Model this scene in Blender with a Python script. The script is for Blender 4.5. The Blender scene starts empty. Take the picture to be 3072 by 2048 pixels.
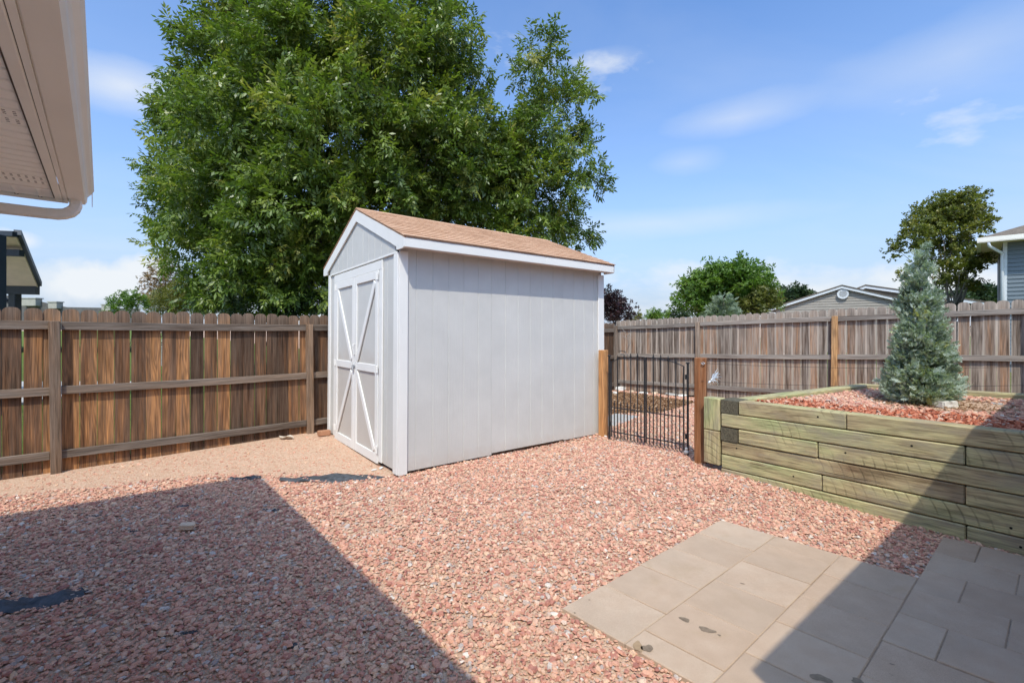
import bpy, math, random
import numpy as np
from mathutils import Vector, Matrix

# ------------------------------------------------------------------ camera, sky, sun, exposure
sc = bpy.context.scene
COL = sc.collection
PI = math.pi
R = math.radians
random.seed(7)
rng = np.random.default_rng(11)

F, U0, VH, HC = 1365.0, 1536.0, 977.0, 1.60      # focal in photo pixels, centre column, horizon row, eye height
cam_d = bpy.data.cameras.new('camera')
cam_d.sensor_width = 36.0
cam_d.lens = 36.0 * F / 3072.0
cam_d.shift_y = -(1024.0 - VH) / 3072.0
cam_d.clip_start = 0.02
cam_d.clip_end = 3000.0
cam = bpy.data.objects.new('camera', cam_d)
COL.objects.link(cam)
cam.location = (0, 0, HC)
cam.rotation_euler = (R(90), 0, 0)
sc.camera = cam

SUN_EL, SUN_AZ = R(55.5), R(6.0)                 # light travels towards +Y, slightly to +X
ldir = Vector((math.sin(SUN_AZ) * math.cos(SUN_EL), math.cos(SUN_AZ) * math.cos(SUN_EL), -math.sin(SUN_EL)))
sun_d = bpy.data.lights.new('sun', 'SUN')
sun_d.energy = 2.05
sun_d.angle = R(0.6)
sun_d.color = (1.0, 0.95, 0.82)
sun = bpy.data.objects.new('sun', sun_d)
COL.objects.link(sun)
sun.rotation_euler = ldir.to_track_quat('-Z', 'Y').to_euler()

sc.view_settings.view_transform = 'Standard'
sc.view_settings.look = 'None'
sc.view_settings.gamma = 1.0
sc.view_settings.exposure = 0.92
sc.view_settings.use_curve_mapping = False
sc.cycles.use_denoising = True
sc.cycles.max_bounces = 8
sc.cycles.transparent_max_bounces = 12


def nd(nt, typ, ins=None, **props):
    n = nt.nodes.new(typ)
    for k, v in props.items():
        setattr(n, k, v)
    for k, v in (ins or {}).items():
        s = n.inputs[k]
        if isinstance(v, bpy.types.NodeSocket):
            nt.links.new(v, s)
        else:
            s.default_value = v
    return n


def c4(c):
    return (c[0], c[1], c[2], 1.0)


def math_(nt, op, a, b=0.0, clamp=False):
    return nd(nt, 'ShaderNodeMath', {0: a, 1: b}, operation=op, use_clamp=clamp).outputs[0]


def vmath(nt, op, a, b):
    return nd(nt, 'ShaderNodeVectorMath', {0: a, 1: b}, operation=op).outputs[0]


def mixc(nt, fac, a, b, blend='MIX'):
    n = nt.nodes.new('ShaderNodeMix')
    n.data_type = 'RGBA'
    n.blend_type = blend
    for s, v in ((n.inputs[0], fac), (n.inputs[6], a), (n.inputs[7], b)):
        if isinstance(v, bpy.types.NodeSocket):
            nt.links.new(v, s)
        else:
            s.default_value = c4(v) if isinstance(v, (tuple, list)) else v
    return n.outputs[2]


def ramp(nt, fac, stops, interp='LINEAR'):
    n = nt.nodes.new('ShaderNodeValToRGB')
    cr = n.color_ramp
    cr.interpolation = interp
    while len(cr.elements) < len(stops):
        cr.elements.new(0.5)
    for e, (p, c) in zip(cr.elements, stops):
        e.position = p
        e.color = c4(c) if isinstance(c, (tuple, list)) else (c, c, c, 1)
    nt.links.new(fac, n.inputs[0])
    return n.outputs[0]


def noise(nt, vec, scale, detail=4.0, rough=0.55, dist=0.0):
    return nd(nt, 'ShaderNodeTexNoise', {'Vector': vec, 'Scale': scale, 'Detail': detail,
                                         'Roughness': rough, 'Distortion': dist}).outputs[0]


def scaled(nt, vec, s):
    return vmath(nt, 'MULTIPLY', vec, tuple(s))


world = bpy.data.worlds.new('World')
sc.world = world
world.use_nodes = True
wt = world.node_tree
wt.nodes.clear()
sky = nd(wt, 'ShaderNodeTexSky', sky_type='NISHITA')
sky.sun_disc = False
sky.sun_elevation = SUN_EL
sky.sun_rotation = R(180) + SUN_AZ
sky.altitude = 900.0
sky.air_density = 1.0
sky.dust_density = 5.0
sky.ozone_density = 1.0
tcw = nd(wt, 'ShaderNodeTexCoord').outputs['Generated']
sepw = nd(wt, 'ShaderNodeSeparateXYZ', {0: tcw})
zc = math_(wt, 'MAXIMUM', sepw.outputs[2], 0.0)
# thin high cloud: the direction projected on a flat layer overhead
den = math_(wt, 'ADD', zc, 0.16)
px = math_(wt, 'DIVIDE', sepw.outputs[0], den)
py = math_(wt, 'DIVIDE', sepw.outputs[1], den)
pl = nd(wt, 'ShaderNodeCombineXYZ', {0: px, 1: py, 2: 3.7}).outputs[0]
w1 = noise(wt, scaled(wt, vmath(wt, 'ADD', pl, (1.35, 0.2, 0)), (0.75, 1.5, 1)), 1.0, 6, 0.55, 0.9)
w2 = noise(wt, scaled(wt, pl, (0.35, 0.6, 1)), 1.0, 2, 0.5, 0.3)
wisp = math_(wt, 'MULTIPLY', ramp(wt, w1, [(0.44, 0.0), (0.74, 1.0)]), ramp(wt, w2, [(0.36, 0.12), (0.62, 1.0)]))
# fair-weather cumulus standing low over the horizon
cu_v = nd(wt, 'ShaderNodeCombineXYZ', {0: math_(wt, 'MULTIPLY', sepw.outputs[0], 3.0),
                                       1: math_(wt, 'MULTIPLY', sepw.outputs[1], 3.0),
                                       2: math_(wt, 'MULTIPLY', sepw.outputs[2], 7.0)}).outputs[0]
cu = noise(wt, vmath(wt, 'ADD', cu_v, (4.3, 1.9, 0.4)), 1.0, 7, 0.56, 0.15)
lowband = ramp(wt, zc, [(0.0, 0.20), (0.05, 0.17), (0.17, -0.02 + 0.02), (1.0, 0.0)])
cum = ramp(wt, math_(wt, 'ADD', cu, lowband), [(0.62, 0.0), (0.74, 1.0)])
haze = ramp(wt, zc, [(0.0, 0.94), (0.10, 0.70), (0.28, 0.26), (0.6, 0.0)])
skyc = mixc(wt, 1.0, sky.outputs[0], (0.56, 0.805, 1.06), 'MULTIPLY')
cloudc = (3.1, 3.25, 3.4)
skyc = mixc(wt, haze, skyc, (2.15, 2.50, 3.05))
skyc = mixc(wt, math_(wt, 'MULTIPLY', wisp, 0.14), skyc, cloudc)
skyc = mixc(wt, math_(wt, 'MULTIPLY', cum, 0.75), skyc, cloudc)
# a few clouds standing alone: where (x, z over y), how wide, how high, how dense, how sharp
CLOUDS = [(-0.905, 0.093, 0.150, 0.062, 0.95, 1), (-0.80, 0.125, 0.07, 0.035, 0.9, 1), (0.905, 0.100, 0.125, 0.045, 0.9, 1), (1.06, 0.085, 0.10, 0.05, 0.8, 1), (-1.12, 0.195, 0.07, 0.030, 0.8, 1),
          (0.52, 0.465, 0.17, 0.042, 0.42, 0), (0.20, 0.585, 0.10, 0.025, 0.30, 0), (-0.88, 0.525, 0.16, 0.065, 0.75, 0), (0.385, 0.365, 0.09, 0.032, 0.26, 0), (0.30, 0.225, 0.42, 0.035, 0.35, 0),
          (1.02, 0.60, 0.30, 0.10, 0.30, 0), (0.62, 0.065, 0.22, 0.022, 0.55, 0)]
cn = nd(wt, 'ShaderNodeTexNoise', {'Vector': scaled(wt, tcw, (3.2, 3.2, 9.0)), 'Scale': 1.0, 'Detail': 6.0, 'Roughness': 0.58})
cn2 = nd(wt, 'ShaderNodeTexNoise', {'Vector': tcw, 'Scale': 15.0, 'Detail': 6.0, 'Roughness': 0.6})
for (ca, ce, rw, rh, dens, sharp) in CLOUDS:
    dv_ = Vector((ca, 1.0, ce)).normalized()
    k_ = 1.0 / math.sqrt(1 + ca * ca + ce * ce)
    nsrc = cn2 if sharp else cn
    off = scaled(wt, vmath(wt, 'SUBTRACT', nsrc.outputs['Color'], (0.5, 0.5, 0.5)), (rw * k_ * 0.9, rw * k_ * 0.9, rh * k_ * (1.5 if sharp else 1.2)))
    q_ = vmath(wt, 'SUBTRACT', vmath(wt, 'ADD', tcw, off), tuple(dv_))
    q_ = scaled(wt, q_, (1 / (rw * k_), 1 / (rw * k_), 1 / (rh * k_)))
    ln_ = nd(wt, 'ShaderNodeVectorMath', {0: q_}, operation='LENGTH').outputs['Value']
    msk = ramp(wt, ln_, [(0.45, 1.0), (0.95, 0.0)] if sharp else [(0.0, 1.0), (0.45, 0.55), (1.0, 0.0)])
    skyc = mixc(wt, math_(wt, 'MULTIPLY', msk, dens), skyc, cloudc)
bgn = nd(wt, 'ShaderNodeBackground', {'Color': skyc, 'Strength': 0.15})
nd(wt, 'ShaderNodeOutputWorld', {'Surface': bgn.outputs[0]})


# ------------------------------------------------------------------ helpers
def at(u, v, Y):
    """point that shows at photo pixel (u, v) when it stands Y metres in front of the camera"""
    return Vector(((u - U0) / F * Y, Y, HC - (v - VH) / F * Y))


def link(o, parent=None):
    COL.objects.link(o)
    if parent is not None:
        o.parent = parent
    return o


def tag(o, label=None, cat=None, group=None, kind=None):
    for k, v in (('label', label), ('category', cat), ('group', group), ('kind', kind)):
        if v:
            o[k] = v
    return o


def empty(name, loc, rz=0.0):
    o = bpy.data.objects.new(name, None)
    o.empty_display_size = 0.1
    o.location = loc
    o.rotation_euler = (0, 0, rz)
    return link(o)


class MB:
    """collects faces, then links them as one mesh object"""
    def __init__(s):
        s.v = []
        s.f = []

    def add(s, vs, fs):
        b = len(s.v)
        s.v += [tuple(p) for p in vs]
        s.f += [tuple(i + b for i in f) for f in fs]
        return s

    def box(s, c, d, rot=None, ch=0.0):
        hx, hy, hz = d[0] / 2, d[1] / 2, d[2] / 2
        if ch <= 0:
            vs = [Vector((x, y, z)) for z in (-hz, hz) for y in (-hy, hy) for x in (-hx, hx)]
            fs = [(0, 2, 3, 1), (4, 5, 7, 6), (0, 1, 5, 4), (2, 6, 7, 3), (0, 4, 6, 2), (1, 3, 7, 5)]
        else:
            ch = min(ch, hx * .8, hy * .8, hz * .8)
            vs, idx = [], {}
            for sx in (-1, 1):
                for sy in (-1, 1):
                    for sz in (-1, 1):
                        for a in range(3):
                            p = [sx * (hx - ch), sy * (hy - ch), sz * (hz - ch)]
                            p[a] = (sx * hx, sy * hy, sz * hz)[a]
                            idx[(sx, sy, sz, a)] = len(vs)
                            vs.append(Vector(p))
            fs = []
            for a in range(3):
                b, c_ = (a + 1) % 3, (a + 2) % 3
                for sg in (-1, 1):
                    q = []
                    for (p1, p2) in ((-1, -1), (1, -1), (1, 1), (-1, 1)):
                        k = [0, 0, 0]
                        k[a], k[b], k[c_] = sg, p1, p2
                        q.append(idx[(k[0], k[1], k[2], a)])
                    fs.append(tuple(q if sg > 0 else q[::-1]))
                for s1 in (-1, 1):
                    for s2 in (-1, 1):
                        k0, k1 = [0, 0, 0], [0, 0, 0]
                        k0[a], k1[a] = -1, 1
                        k0[b] = k1[b] = s1
                        k0[c_] = k1[c_] = s2
                        q = [idx[(*k0, b)], idx[(*k1, b)], idx[(*k1, c_)], idx[(*k0, c_)]]
                        fs.append(tuple(q if s1 * s2 > 0 else q[::-1]))
            for sx in (-1, 1):
                for sy in (-1, 1):
                    for sz in (-1, 1):
                        q = [idx[(sx, sy, sz, a)] for a in range(3)]
                        fs.append(tuple(q if sx * sy * sz > 0 else q[::-1]))
        if rot is not None:
            vs = [rot @ p for p in vs]
        c = Vector(c)
        return s.add([p + c for p in vs], fs)

    def bar(s, a, b, w, h, up=(0, 0, 1), ch=0.0):
        """box from a to b, w wide sideways and h high"""
        a, b = Vector(a), Vector(b)
        x = (b - a)
        L = x.length
        x.normalize()
        y = Vector(up).cross(x).normalized()
        z = x.cross(y)
        rot = Matrix((x, y, z)).transposed()
        return s.box((a + b) / 2, (L, w, h), rot, ch)

    def prism(s, poly, o, ax, ay, ext):
        """polygon (2D) in the frame o, ax, ay, pushed along ext"""
        o, ax, ay, ext = Vector(o), Vector(ax), Vector(ay), Vector(ext)
        n = len(poly)
        a = [o + ax * p[0] + ay * p[1] for p in poly]
        b = [p + ext for p in a]
        fs = [tuple(range(n))[::-1], tuple(range(n, 2 * n))]
        fs += [(i, (i + 1) % n, n + (i + 1) % n, n + i) for i in range(n)]
        return s.add(a + b, fs)

    def tube(s, pts, rad, seg=8, cap=True):
        pts = [Vector(p) for p in pts]
        if not hasattr(rad, '__len__'):
            rad = [rad] * len(pts)
        vs, fs = [], []
        ref = Vector((0.31, 0.17, 0.93))
        for i, p in enumerate(pts):
            t = (pts[min(i + 1, len(pts) - 1)] - pts[max(i - 1, 0)]).normalized()
            a = t.cross(ref)
            if a.length < 0.05:
                a = t.cross(Vector((1, 0, 0)))
            a.normalize()
            b = t.cross(a)
            for k in range(seg):
                w = 2 * PI * k / seg
                vs.append(p + (a * math.cos(w) + b * math.sin(w)) * rad[i])
        for i in range(len(pts) - 1):
            for k in range(seg):
                k2 = (k + 1) % seg
                fs.append((i * seg + k, i * seg + k2, (i + 1) * seg + k2, (i + 1) * seg + k))
        if cap:
            fs.append(tuple(range(seg))[::-1])
            fs.append(tuple(range((len(pts) - 1) * seg, len(pts) * seg)))
        return s.add(vs, fs)

    def mesh(s, name, mat, smooth=False):
        me = bpy.data.meshes.new(name)
        me.from_pydata(s.v, [], s.f)
        if mat is not None:
            me.materials.append(mat)
        if smooth:
            me.polygons.foreach_set('use_smooth', [True] * len(me.polygons))
        me.update()
        return me

    def build(s, name, mat, parent=None, smooth=False):
        return link(bpy.data.objects.new(name, s.mesh(name, mat, smooth)), parent)


def inst(name, me, parent, loc=(0, 0, 0), rot=None, scale=None):
    o = bpy.data.objects.new(name, me)
    o.location = loc
    if rot is not None:
        o.rotation_euler = rot
    if scale is not None:
        o.scale = scale
    return link(o, parent)


def np_mesh(name, verts, faces, mat, attr=None, smooth=False):
    """verts (n,3), faces (m,k) with one k; attr = {name: float per vertex}"""
    me = bpy.data.meshes.new(name)
    n, (m, k) = len(verts), faces.shape
    me.vertices.add(n)
    me.vertices.foreach_set('co', np.ascontiguousarray(verts, dtype=np.float32).ravel())
    me.loops.add(m * k)
    me.loops.foreach_set('vertex_index', np.ascontiguousarray(faces, dtype=np.int32).ravel())
    me.polygons.add(m)
    me.polygons.foreach_set('loop_start', np.arange(0, m * k, k, dtype=np.int32))
    me.polygons.foreach_set('use_smooth', np.full(m, smooth))
    for a, vals in (attr or {}).items():
        at_ = me.attributes.new(a, 'FLOAT', 'POINT')
        at_.data.foreach_set('value', np.ascontiguousarray(vals, dtype=np.float32))
    me.materials.append(mat)
    me.update(calc_edges=True)
    return me


# ------------------------------------------------------------------ materials
def new_mat(name, rough=0.85, spec=0.25):
    m = bpy.data.materials.new(name)
    m.use_nodes = True
    nt = m.node_tree
    b = nt.nodes['Principled BSDF']
    b.inputs['Roughness'].default_value = rough
    b.inputs['Specular IOR Level'].default_value = spec
    return m, nt, b


def bump(nt, b, h, strength=0.4, dist=0.01):
    n = nd(nt, 'ShaderNodeBump', {'Height': h, 'Strength': strength, 'Distance': dist})
    nt.links.new(n.outputs[0], b.inputs['Normal'])


def setc(nt, b, c):
    if isinstance(c, bpy.types.NodeSocket):
        nt.links.new(c, b.inputs['Base Color'])
    else:
        b.inputs['Base Color'].default_value = c4(c)


def obj_vec(nt, spread=23.0):
    tc = nd(nt, 'ShaderNodeTexCoord').outputs['Object']
    rnd = nd(nt, 'ShaderNodeObjectInfo').outputs['Random']
    off = nd(nt, 'ShaderNodeCombineXYZ', {0: math_(nt, 'MULTIPLY', rnd, spread),
                                          1: math_(nt, 'MULTIPLY', rnd, spread * 1.7),
                                          2: math_(nt, 'MULTIPLY', rnd, spread * 0.6)}).outputs[0]
    return tc, vmath(nt, 'ADD', tc, off), rnd


def plain(name, col, rough=0.7, var=0.12, scale=6.0, bmp=0.0, bscale=120.0, spec=0.25, metal=0.0):
    m, nt, b = new_mat(name, rough, spec)
    tc, v, rnd = obj_vec(nt)
    n = noise(nt, v, scale, 5, 0.6)
    lo = tuple(c * (1 - var) for c in col)
    hi = tuple(min(1, c * (1 + var)) for c in col)
    setc(nt, b, ramp(nt, n, [(0.3, lo), (0.7, hi)]))
    b.inputs['Metallic'].default_value = metal
    if bmp:
        bump(nt, b, noise(nt, v, bscale, 3, 0.6), bmp, 0.004)
    return m


def wood(name, dark, mid, bright, grey, axis=2, greyness=0.35, top=None, edge=0.0, rings=True, bmp=0.5, foot=None):
    """weathered softwood, grain along the local axis; top = (z0, z1): weathered to grey between them;
    edge = half width of a board: pale weathered long edges"""
    m, nt, b = new_mat(name, 0.88, 0.15)
    tc, v, rnd = obj_vec(nt)
    s_f, s_m, s_l = [1, 1, 1], [1, 1, 1], [1, 1, 1]
    for k in range(3):
        s_f[k] = 2.5 if k == axis else 95.0
        s_m[k] = 0.55 if k == axis else 9.0
        s_l[k] = 0.9 if k == axis else 16.0
    fine = noise(nt, scaled(nt, v, s_f), 1.0, 5, 0.65, 0.2)
    fig = noise(nt, scaled(nt, v, s_m), 1.0, 2.5, 0.5, 0.6)
    rings_ = nd(nt, 'ShaderNodeMath', {0: math_(nt, 'MULTIPLY', fig, 74.0)}, operation='SINE').outputs[0]
    rings_ = nd(nt, 'ShaderNodeMapRange', {0: rings_, 1: -1.0, 2: 1.0, 3: 0.0, 4: 1.0}).outputs[0]
    tone = noise(nt, scaled(nt, v, s_l), 1.0, 3, 0.6)
    tone = math_(nt, 'ADD', math_(nt, 'MULTIPLY', tone, 0.9), math_(nt, 'MULTIPLY', math_(nt, 'SUBTRACT', rnd, 0.5), 0.55))
    col = ramp(nt, tone, [(0.22, dark), (0.44, mid), (0.66, bright)])
    if rings:
        col = mixc(nt, math_(nt, 'MULTIPLY', rings_, 0.45), col, dark)
    fv = ramp(nt, fine, [(0.30, 0.42), (0.50, 1.0), (0.70, 1.36)])
    col = mixc(nt, 1.0, col, fv, 'MULTIPLY')
    # knots
    ks = [1, 1, 1]
    for k in range(3):
        ks[k] = 1.7 if k == axis else 5.2
    vor = nd(nt, 'ShaderNodeTexVoronoi', {'Vector': scaled(nt, v, ks), 'Scale': 1.0, 'Randomness': 1.0})
    sepk = nd(nt, 'ShaderNodeSeparateColor', {0: vor.outputs['Color']})
    has = math_(nt, 'GREATER_THAN', sepk.outputs[0], 0.45)
    kn = math_(nt, 'MULTIPLY', has, ramp(nt, vor.outputs['Distance'], [(0.05, 1.0), (0.12, 0.55), (0.2, 0.0)]))
    col = mixc(nt, math_(nt, 'MULTIPLY', kn, 0.75), col, tuple(c * 0.55 for c in dark))
    bl = noise(nt, scaled(nt, vmath(nt, 'ADD', v, (3.1, 8.7, 5.5)), [0.45 * x for x in s_l]), 1.0, 5, 0.7, 0.4)
    col = mixc(nt, ramp(nt, bl, [(0.50, 0.0), (0.66, 0.62)]), col, tuple(c * 0.75 for c in dark))
    # weathering to grey
    gw = noise(nt, scaled(nt, v, s_l), 1.3, 4, 0.65)
    g = math_(nt, 'MULTIPLY', ramp(nt, gw, [(0.35, 0.0), (0.65, 1.0)]), greyness)
    sep = nd(nt, 'ShaderNodeSeparateXYZ', {0: tc})
    if top:
        ww = math_(nt, 'ADD', sep.outputs[2], math_(nt, 'MULTIPLY', math_(nt, 'SUBTRACT', gw, 0.5), 0.5))
        t = nd(nt, 'ShaderNodeMapRange', {0: ww, 1: top[0], 2: top[1], 3: 0.0, 4: 0.9}).outputs[0]
        g = math_(nt, 'MAXIMUM', g, t)
    col = mixc(nt, g, col, mixc(nt, 1.0, grey, fv, 'MULTIPLY'))
    if edge:
        ex = math_(nt, 'ADD', math_(nt, 'ABSOLUTE', sep.outputs[0]), math_(nt, 'MULTIPLY', math_(nt, 'SUBTRACT', gw, 0.5), 0.03))
        ef = nd(nt, 'ShaderNodeMapRange', {0: ex, 1: edge - 0.018, 2: edge, 3: 0.0, 4: 0.85}).outputs[0]
        col = mixc(nt, ef, col, tuple(min(1, c * 1.55) for c in grey))
    setc(nt, b, col)
    bump(nt, b, math_(nt, 'ADD', fine, math_(nt, 'MULTIPLY', rings_, 0.3)), bmp, 0.004)
    return m


def paint(name, col, var=0.05, grain_axis=2, grain=0.25, chips=0.0, splash=False):
    """brushed exterior paint over wood, a few scuffs"""
    m, nt, b = new_mat(name, 0.62, 0.3)
    tc, v, rnd = obj_vec(nt)
    s = [1, 1, 1]
    for k in range(3):
        s[k] = 5.0 if k == grain_axis else 90.0
    fine = noise(nt, scaled(nt, v, s), 1.0, 5, 0.65, 0.3)
    blot = noise(nt, v, 2.6, 5, 0.6)
    c = ramp(nt, blot, [(0.3, tuple(x * (1 - var) for x in col)), (0.7, tuple(min(1, x * (1 + var)) for x in col))])
    if chips:
        ch = noise(nt, scaled(nt, v, [x * 0.35 for x in s]), 1.0, 6, 0.7)
        c = mixc(nt, ramp(nt, ch, [(0.68, 0.0), (0.74, chips)]), c, (0.33, 0.31, 0.29))
    if splash:
        # mud splashed up along the foot of the wall, dust streaks, a few nail dots
        zz = nd(nt, 'ShaderNodeSeparateXYZ', {0: tc}).outputs[2]
        sp = math_(nt, 'ADD', zz, math_(nt, 'MULTIPLY', math_(nt, 'SUBTRACT', noise(nt, tc, 9.0, 6, 0.7), 0.5), 0.35))
        c = mixc(nt, nd(nt, 'ShaderNodeMapRange', {0: sp, 1: 0.20, 2: 0.02, 3: 0.0, 4: 0.35}).outputs[0], c, (0.46, 0.37, 0.30))
        dot = nd(nt, 'ShaderNodeTexVoronoi', {'Vector': scaled(nt, tc, (2.46, 2.46, 3.3)), 'Scale': 1.0, 'Randomness': 0.5}).outputs['Distance']
        c = mixc(nt, ramp(nt, dot, [(0.012, 0.6), (0.020, 0.0)]), c, (0.30, 0.27, 0.25))
        st = noise(nt, scaled(nt, tc, (14, 14, 0.8)), 1.0, 4, 0.6)
        c = mixc(nt, ramp(nt, st, [(0.55, 0.0), (0.75, 0.22)]), c, (0.50, 0.48, 0.46))
    setc(nt, b, c)
    bump(nt, b, fine, grain, 0.003)
    return m


mat = {}
mat['board_brown'] = wood('board_brown', (0.060, 0.032, 0.019), (0.235, 0.108, 0.050), (0.54, 0.255, 0.100), (0.195, 0.140, 0.104),
                          greyness=0.45, top=(1.45, 1.86))
mat['rail_brown'] = wood('rail_brown', (0.099, 0.070, 0.052), (0.187, 0.135, 0.099), (0.250, 0.172, 0.120), (0.218, 0.182, 0.154), axis=0, greyness=0.75, rings=False)
mat['post_brown'] = wood('post_brown', (0.117, 0.072, 0.044), (0.215, 0.130, 0.081), (0.338, 0.202, 0.117), (0.247, 0.195, 0.156), greyness=0.55)
mat['board_grey'] = wood('board_grey', (0.085, 0.055, 0.040), (0.225, 0.148, 0.104), (0.46, 0.250, 0.140), (0.350, 0.290, 0.242),
                         greyness=0.85, top=(1.45, 1.80), edge=0.07)
mat['rail_grey'] = wood('rail_grey', (0.137, 0.107, 0.088), (0.260, 0.211, 0.176), (0.364, 0.299, 0.247), (0.332, 0.293, 0.260), axis=0, greyness=0.8, rings=False)
mat['post_grey'] = wood('post_grey', (0.137, 0.091, 0.065), (0.273, 0.195, 0.143), (0.416, 0.286, 0.195), (0.325, 0.280, 0.240), greyness=0.6)
mat['post_new'] = wood('post_new', (0.22, 0.095, 0.036), (0.42, 0.200, 0.080), (0.55, 0.30, 0.13), (0.48, 0.34, 0.22), greyness=0.30)
mat['post_stain'] = wood('post_stain', (0.19, 0.066, 0.024), (0.36, 0.135, 0.048), (0.50, 0.22, 0.085), (0.55, 0.36, 0.22), greyness=0.25)


mat['post_gate'] = wood('post_gate', (0.22, 0.080, 0.028), (0.42, 0.175, 0.062), (0.58, 0.28, 0.105), (0.50, 0.33, 0.20), greyness=0.22)


def timber_mat():
    m, nt, b = new_mat('treated_timber', 0.9, 0.15)
    tc, v, rnd = obj_vec(nt)
    fine = noise(nt, scaled(nt, v, (3.0, 70, 70)), 1.0, 6, 0.65, 0.25)
    fig = noise(nt, scaled(nt, v, (0.8, 8, 8)), 1.0, 3, 0.55, 0.8)
    big = noise(nt, scaled(nt, v, (1.6, 4, 4)), 1.0, 4, 0.6)
    tone = math_(nt, 'ADD', big, math_(nt, 'MULTIPLY', math_(nt, 'SUBTRACT', rnd, 0.5), 0.30))
    col = ramp(nt, tone, [(0.24, (0.235, 0.158, 0.090)), (0.42, (0.405, 0.320, 0.178)), (0.55, (0.475, 0.415, 0.218)), (0.72, (0.370, 0.380, 0.180))])
    ringv = nd(nt, 'ShaderNodeMath', {0: math_(nt, 'MULTIPLY', fig, 60.0)}, operation='SINE').outputs[0]
    col = mixc(nt, nd(nt, 'ShaderNodeMapRange', {0: ringv, 1: 0.2, 2: 1.0, 3: 0.0, 4: 0.30}).outputs[0], col, (0.13, 0.095, 0.05))
    col = mixc(nt, 1.0, col, ramp(nt, fine, [(0.30, 0.36), (0.5, 0.98), (0.70, 1.30)]), 'MULTIPLY')
    # marks of the circular saw: arcs of a wide circle, worn away in places
    sep = nd(nt, 'ShaderNodeSeparateXYZ', {0: tc})
    dz = math_(nt, 'ADD', sep.outputs[2], 0.09)
    dx = math_(nt, 'ADD', sep.outputs[0], math_(nt, 'MULTIPLY', math_(nt, 'MULTIPLY', dz, dz), 2.0))
    fr = math_(nt, 'FRACT', math_(nt, 'MULTIPLY', math_(nt, 'ADD', dx, math_(nt, 'MULTIPLY', rnd, 3.0)), 13.0))
    saw = ramp(nt, math_(nt, 'ABSOLUTE', math_(nt, 'SUBTRACT', fr, 0.5)), [(0.0, 1.0), (0.06, 0.8), (0.11, 0.0)])
    keep = ramp(nt, noise(nt, scaled(nt, v, (1.3, 3, 3)), 1.0, 3), [(0.52, 0.0), (0.66, 0.9)])
    saw = math_(nt, 'MULTIPLY', saw, keep)
    col = mixc(nt, math_(nt, 'MULTIPLY', saw, 0.55), col, (0.075, 0.062, 0.032))
    wz_ = noise(nt, scaled(nt, vmath(nt, 'ADD', v, (7.3, 1.1, 4.2)), (2.2, 7, 7)), 1.0, 5, 0.65)
    col = mixc(nt, ramp(nt, wz_, [(0.46, 0.0), (0.68, 0.65)]), col, (0.27, 0.235, 0.185))
    ck = noise(nt, scaled(nt, v, (1.6, 55, 55)), 1.0, 2, 0.5)
    crack = ramp(nt, ck, [(0.27, 1.0), (0.31, 0.0)])
    col = mixc(nt, math_(nt, 'MULTIPLY', crack, 0.7), col, (0.055, 0.04, 0.024))
    setc(nt, b, col)
    h = math_(nt, 'SUBTRACT', math_(nt, 'ADD', fine, math_(nt, 'MULTIPLY', fig, 0.5)), math_(nt, 'ADD', math_(nt, 'MULTIPLY', saw, 0.6), crack))
    bump(nt, b, h, 0.6, 0.005)
    return m


mat['timber'] = timber_mat()
mat['timber_end'] = plain('timber_end', (0.105, 0.092, 0.062), 0.95, 0.55, 60.0, 0.8, 150.0)
mat['nail_hole'] = plain('nail_hole', (0.012, 0.010, 0.008), 0.95)
mat['white_trim'] = paint('white_trim', (0.735, 0.712, 0.678), 0.03, 2, 0.28, 0.5)
mat['white_trim_x'] = paint('white_trim_x', (0.735, 0.712, 0.678), 0.03, 0, 0.28, 0.6)
mat['siding_paint'] = paint('siding_paint', (0.545, 0.528, 0.498), 0.05, 2, 0.9, splash=True)
mat['soffit_paint'] = paint('soffit_paint', (0.66, 0.60, 0.55), 0.05, 0, 0.2)
mat['eave_beige'] = plain('eave_beige', (0.84, 0.79, 0.71), 0.5, 0.04, 3.0)
mat['gutter_beige'] = plain('gutter_beige', (0.84, 0.79, 0.71), 0.38, 0.03, 2.0, spec=0.4)
mat['soffit_cream'] = plain('soffit_cream', (0.90, 0.86, 0.79), 0.6, 0.03, 3.0)
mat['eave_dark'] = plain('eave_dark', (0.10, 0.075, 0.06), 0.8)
mat['iron'] = plain('iron', (0.018, 0.019, 0.021), 0.5, 0.3, 30.0, 0.2, 200.0, 0.4)
mat['galv'] = plain('galv', (0.50, 0.51, 0.52), 0.4, 0.15, 30.0, metal=0.6)
mat['silver'] = plain('silver', (0.66, 0.68, 0.69), 0.35, 0.12, 40.0, metal=0.55)
mat['fabric'] = plain('fabric', (0.062, 0.066, 0.072), 0.6, 0.6, 16.0, 0.5, 300.0, 0.4)
mat['concrete'] = plain('concrete', (0.40, 0.385, 0.36), 0.9, 0.2, 18.0, 0.4, 220.0)
mat['tan_rock'] = plain('tan_rock', (0.66, 0.49, 0.35), 0.9, 0.2, 25.0, 0.4, 150.0)
mat['brick'] = plain('brick', (0.40, 0.20, 0.115), 0.9, 0.25, 25.0, 0.4, 150.0)
mat['white_chip'] = plain('white_chip', (0.66, 0.64, 0.60), 0.8, 0.1)


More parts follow.
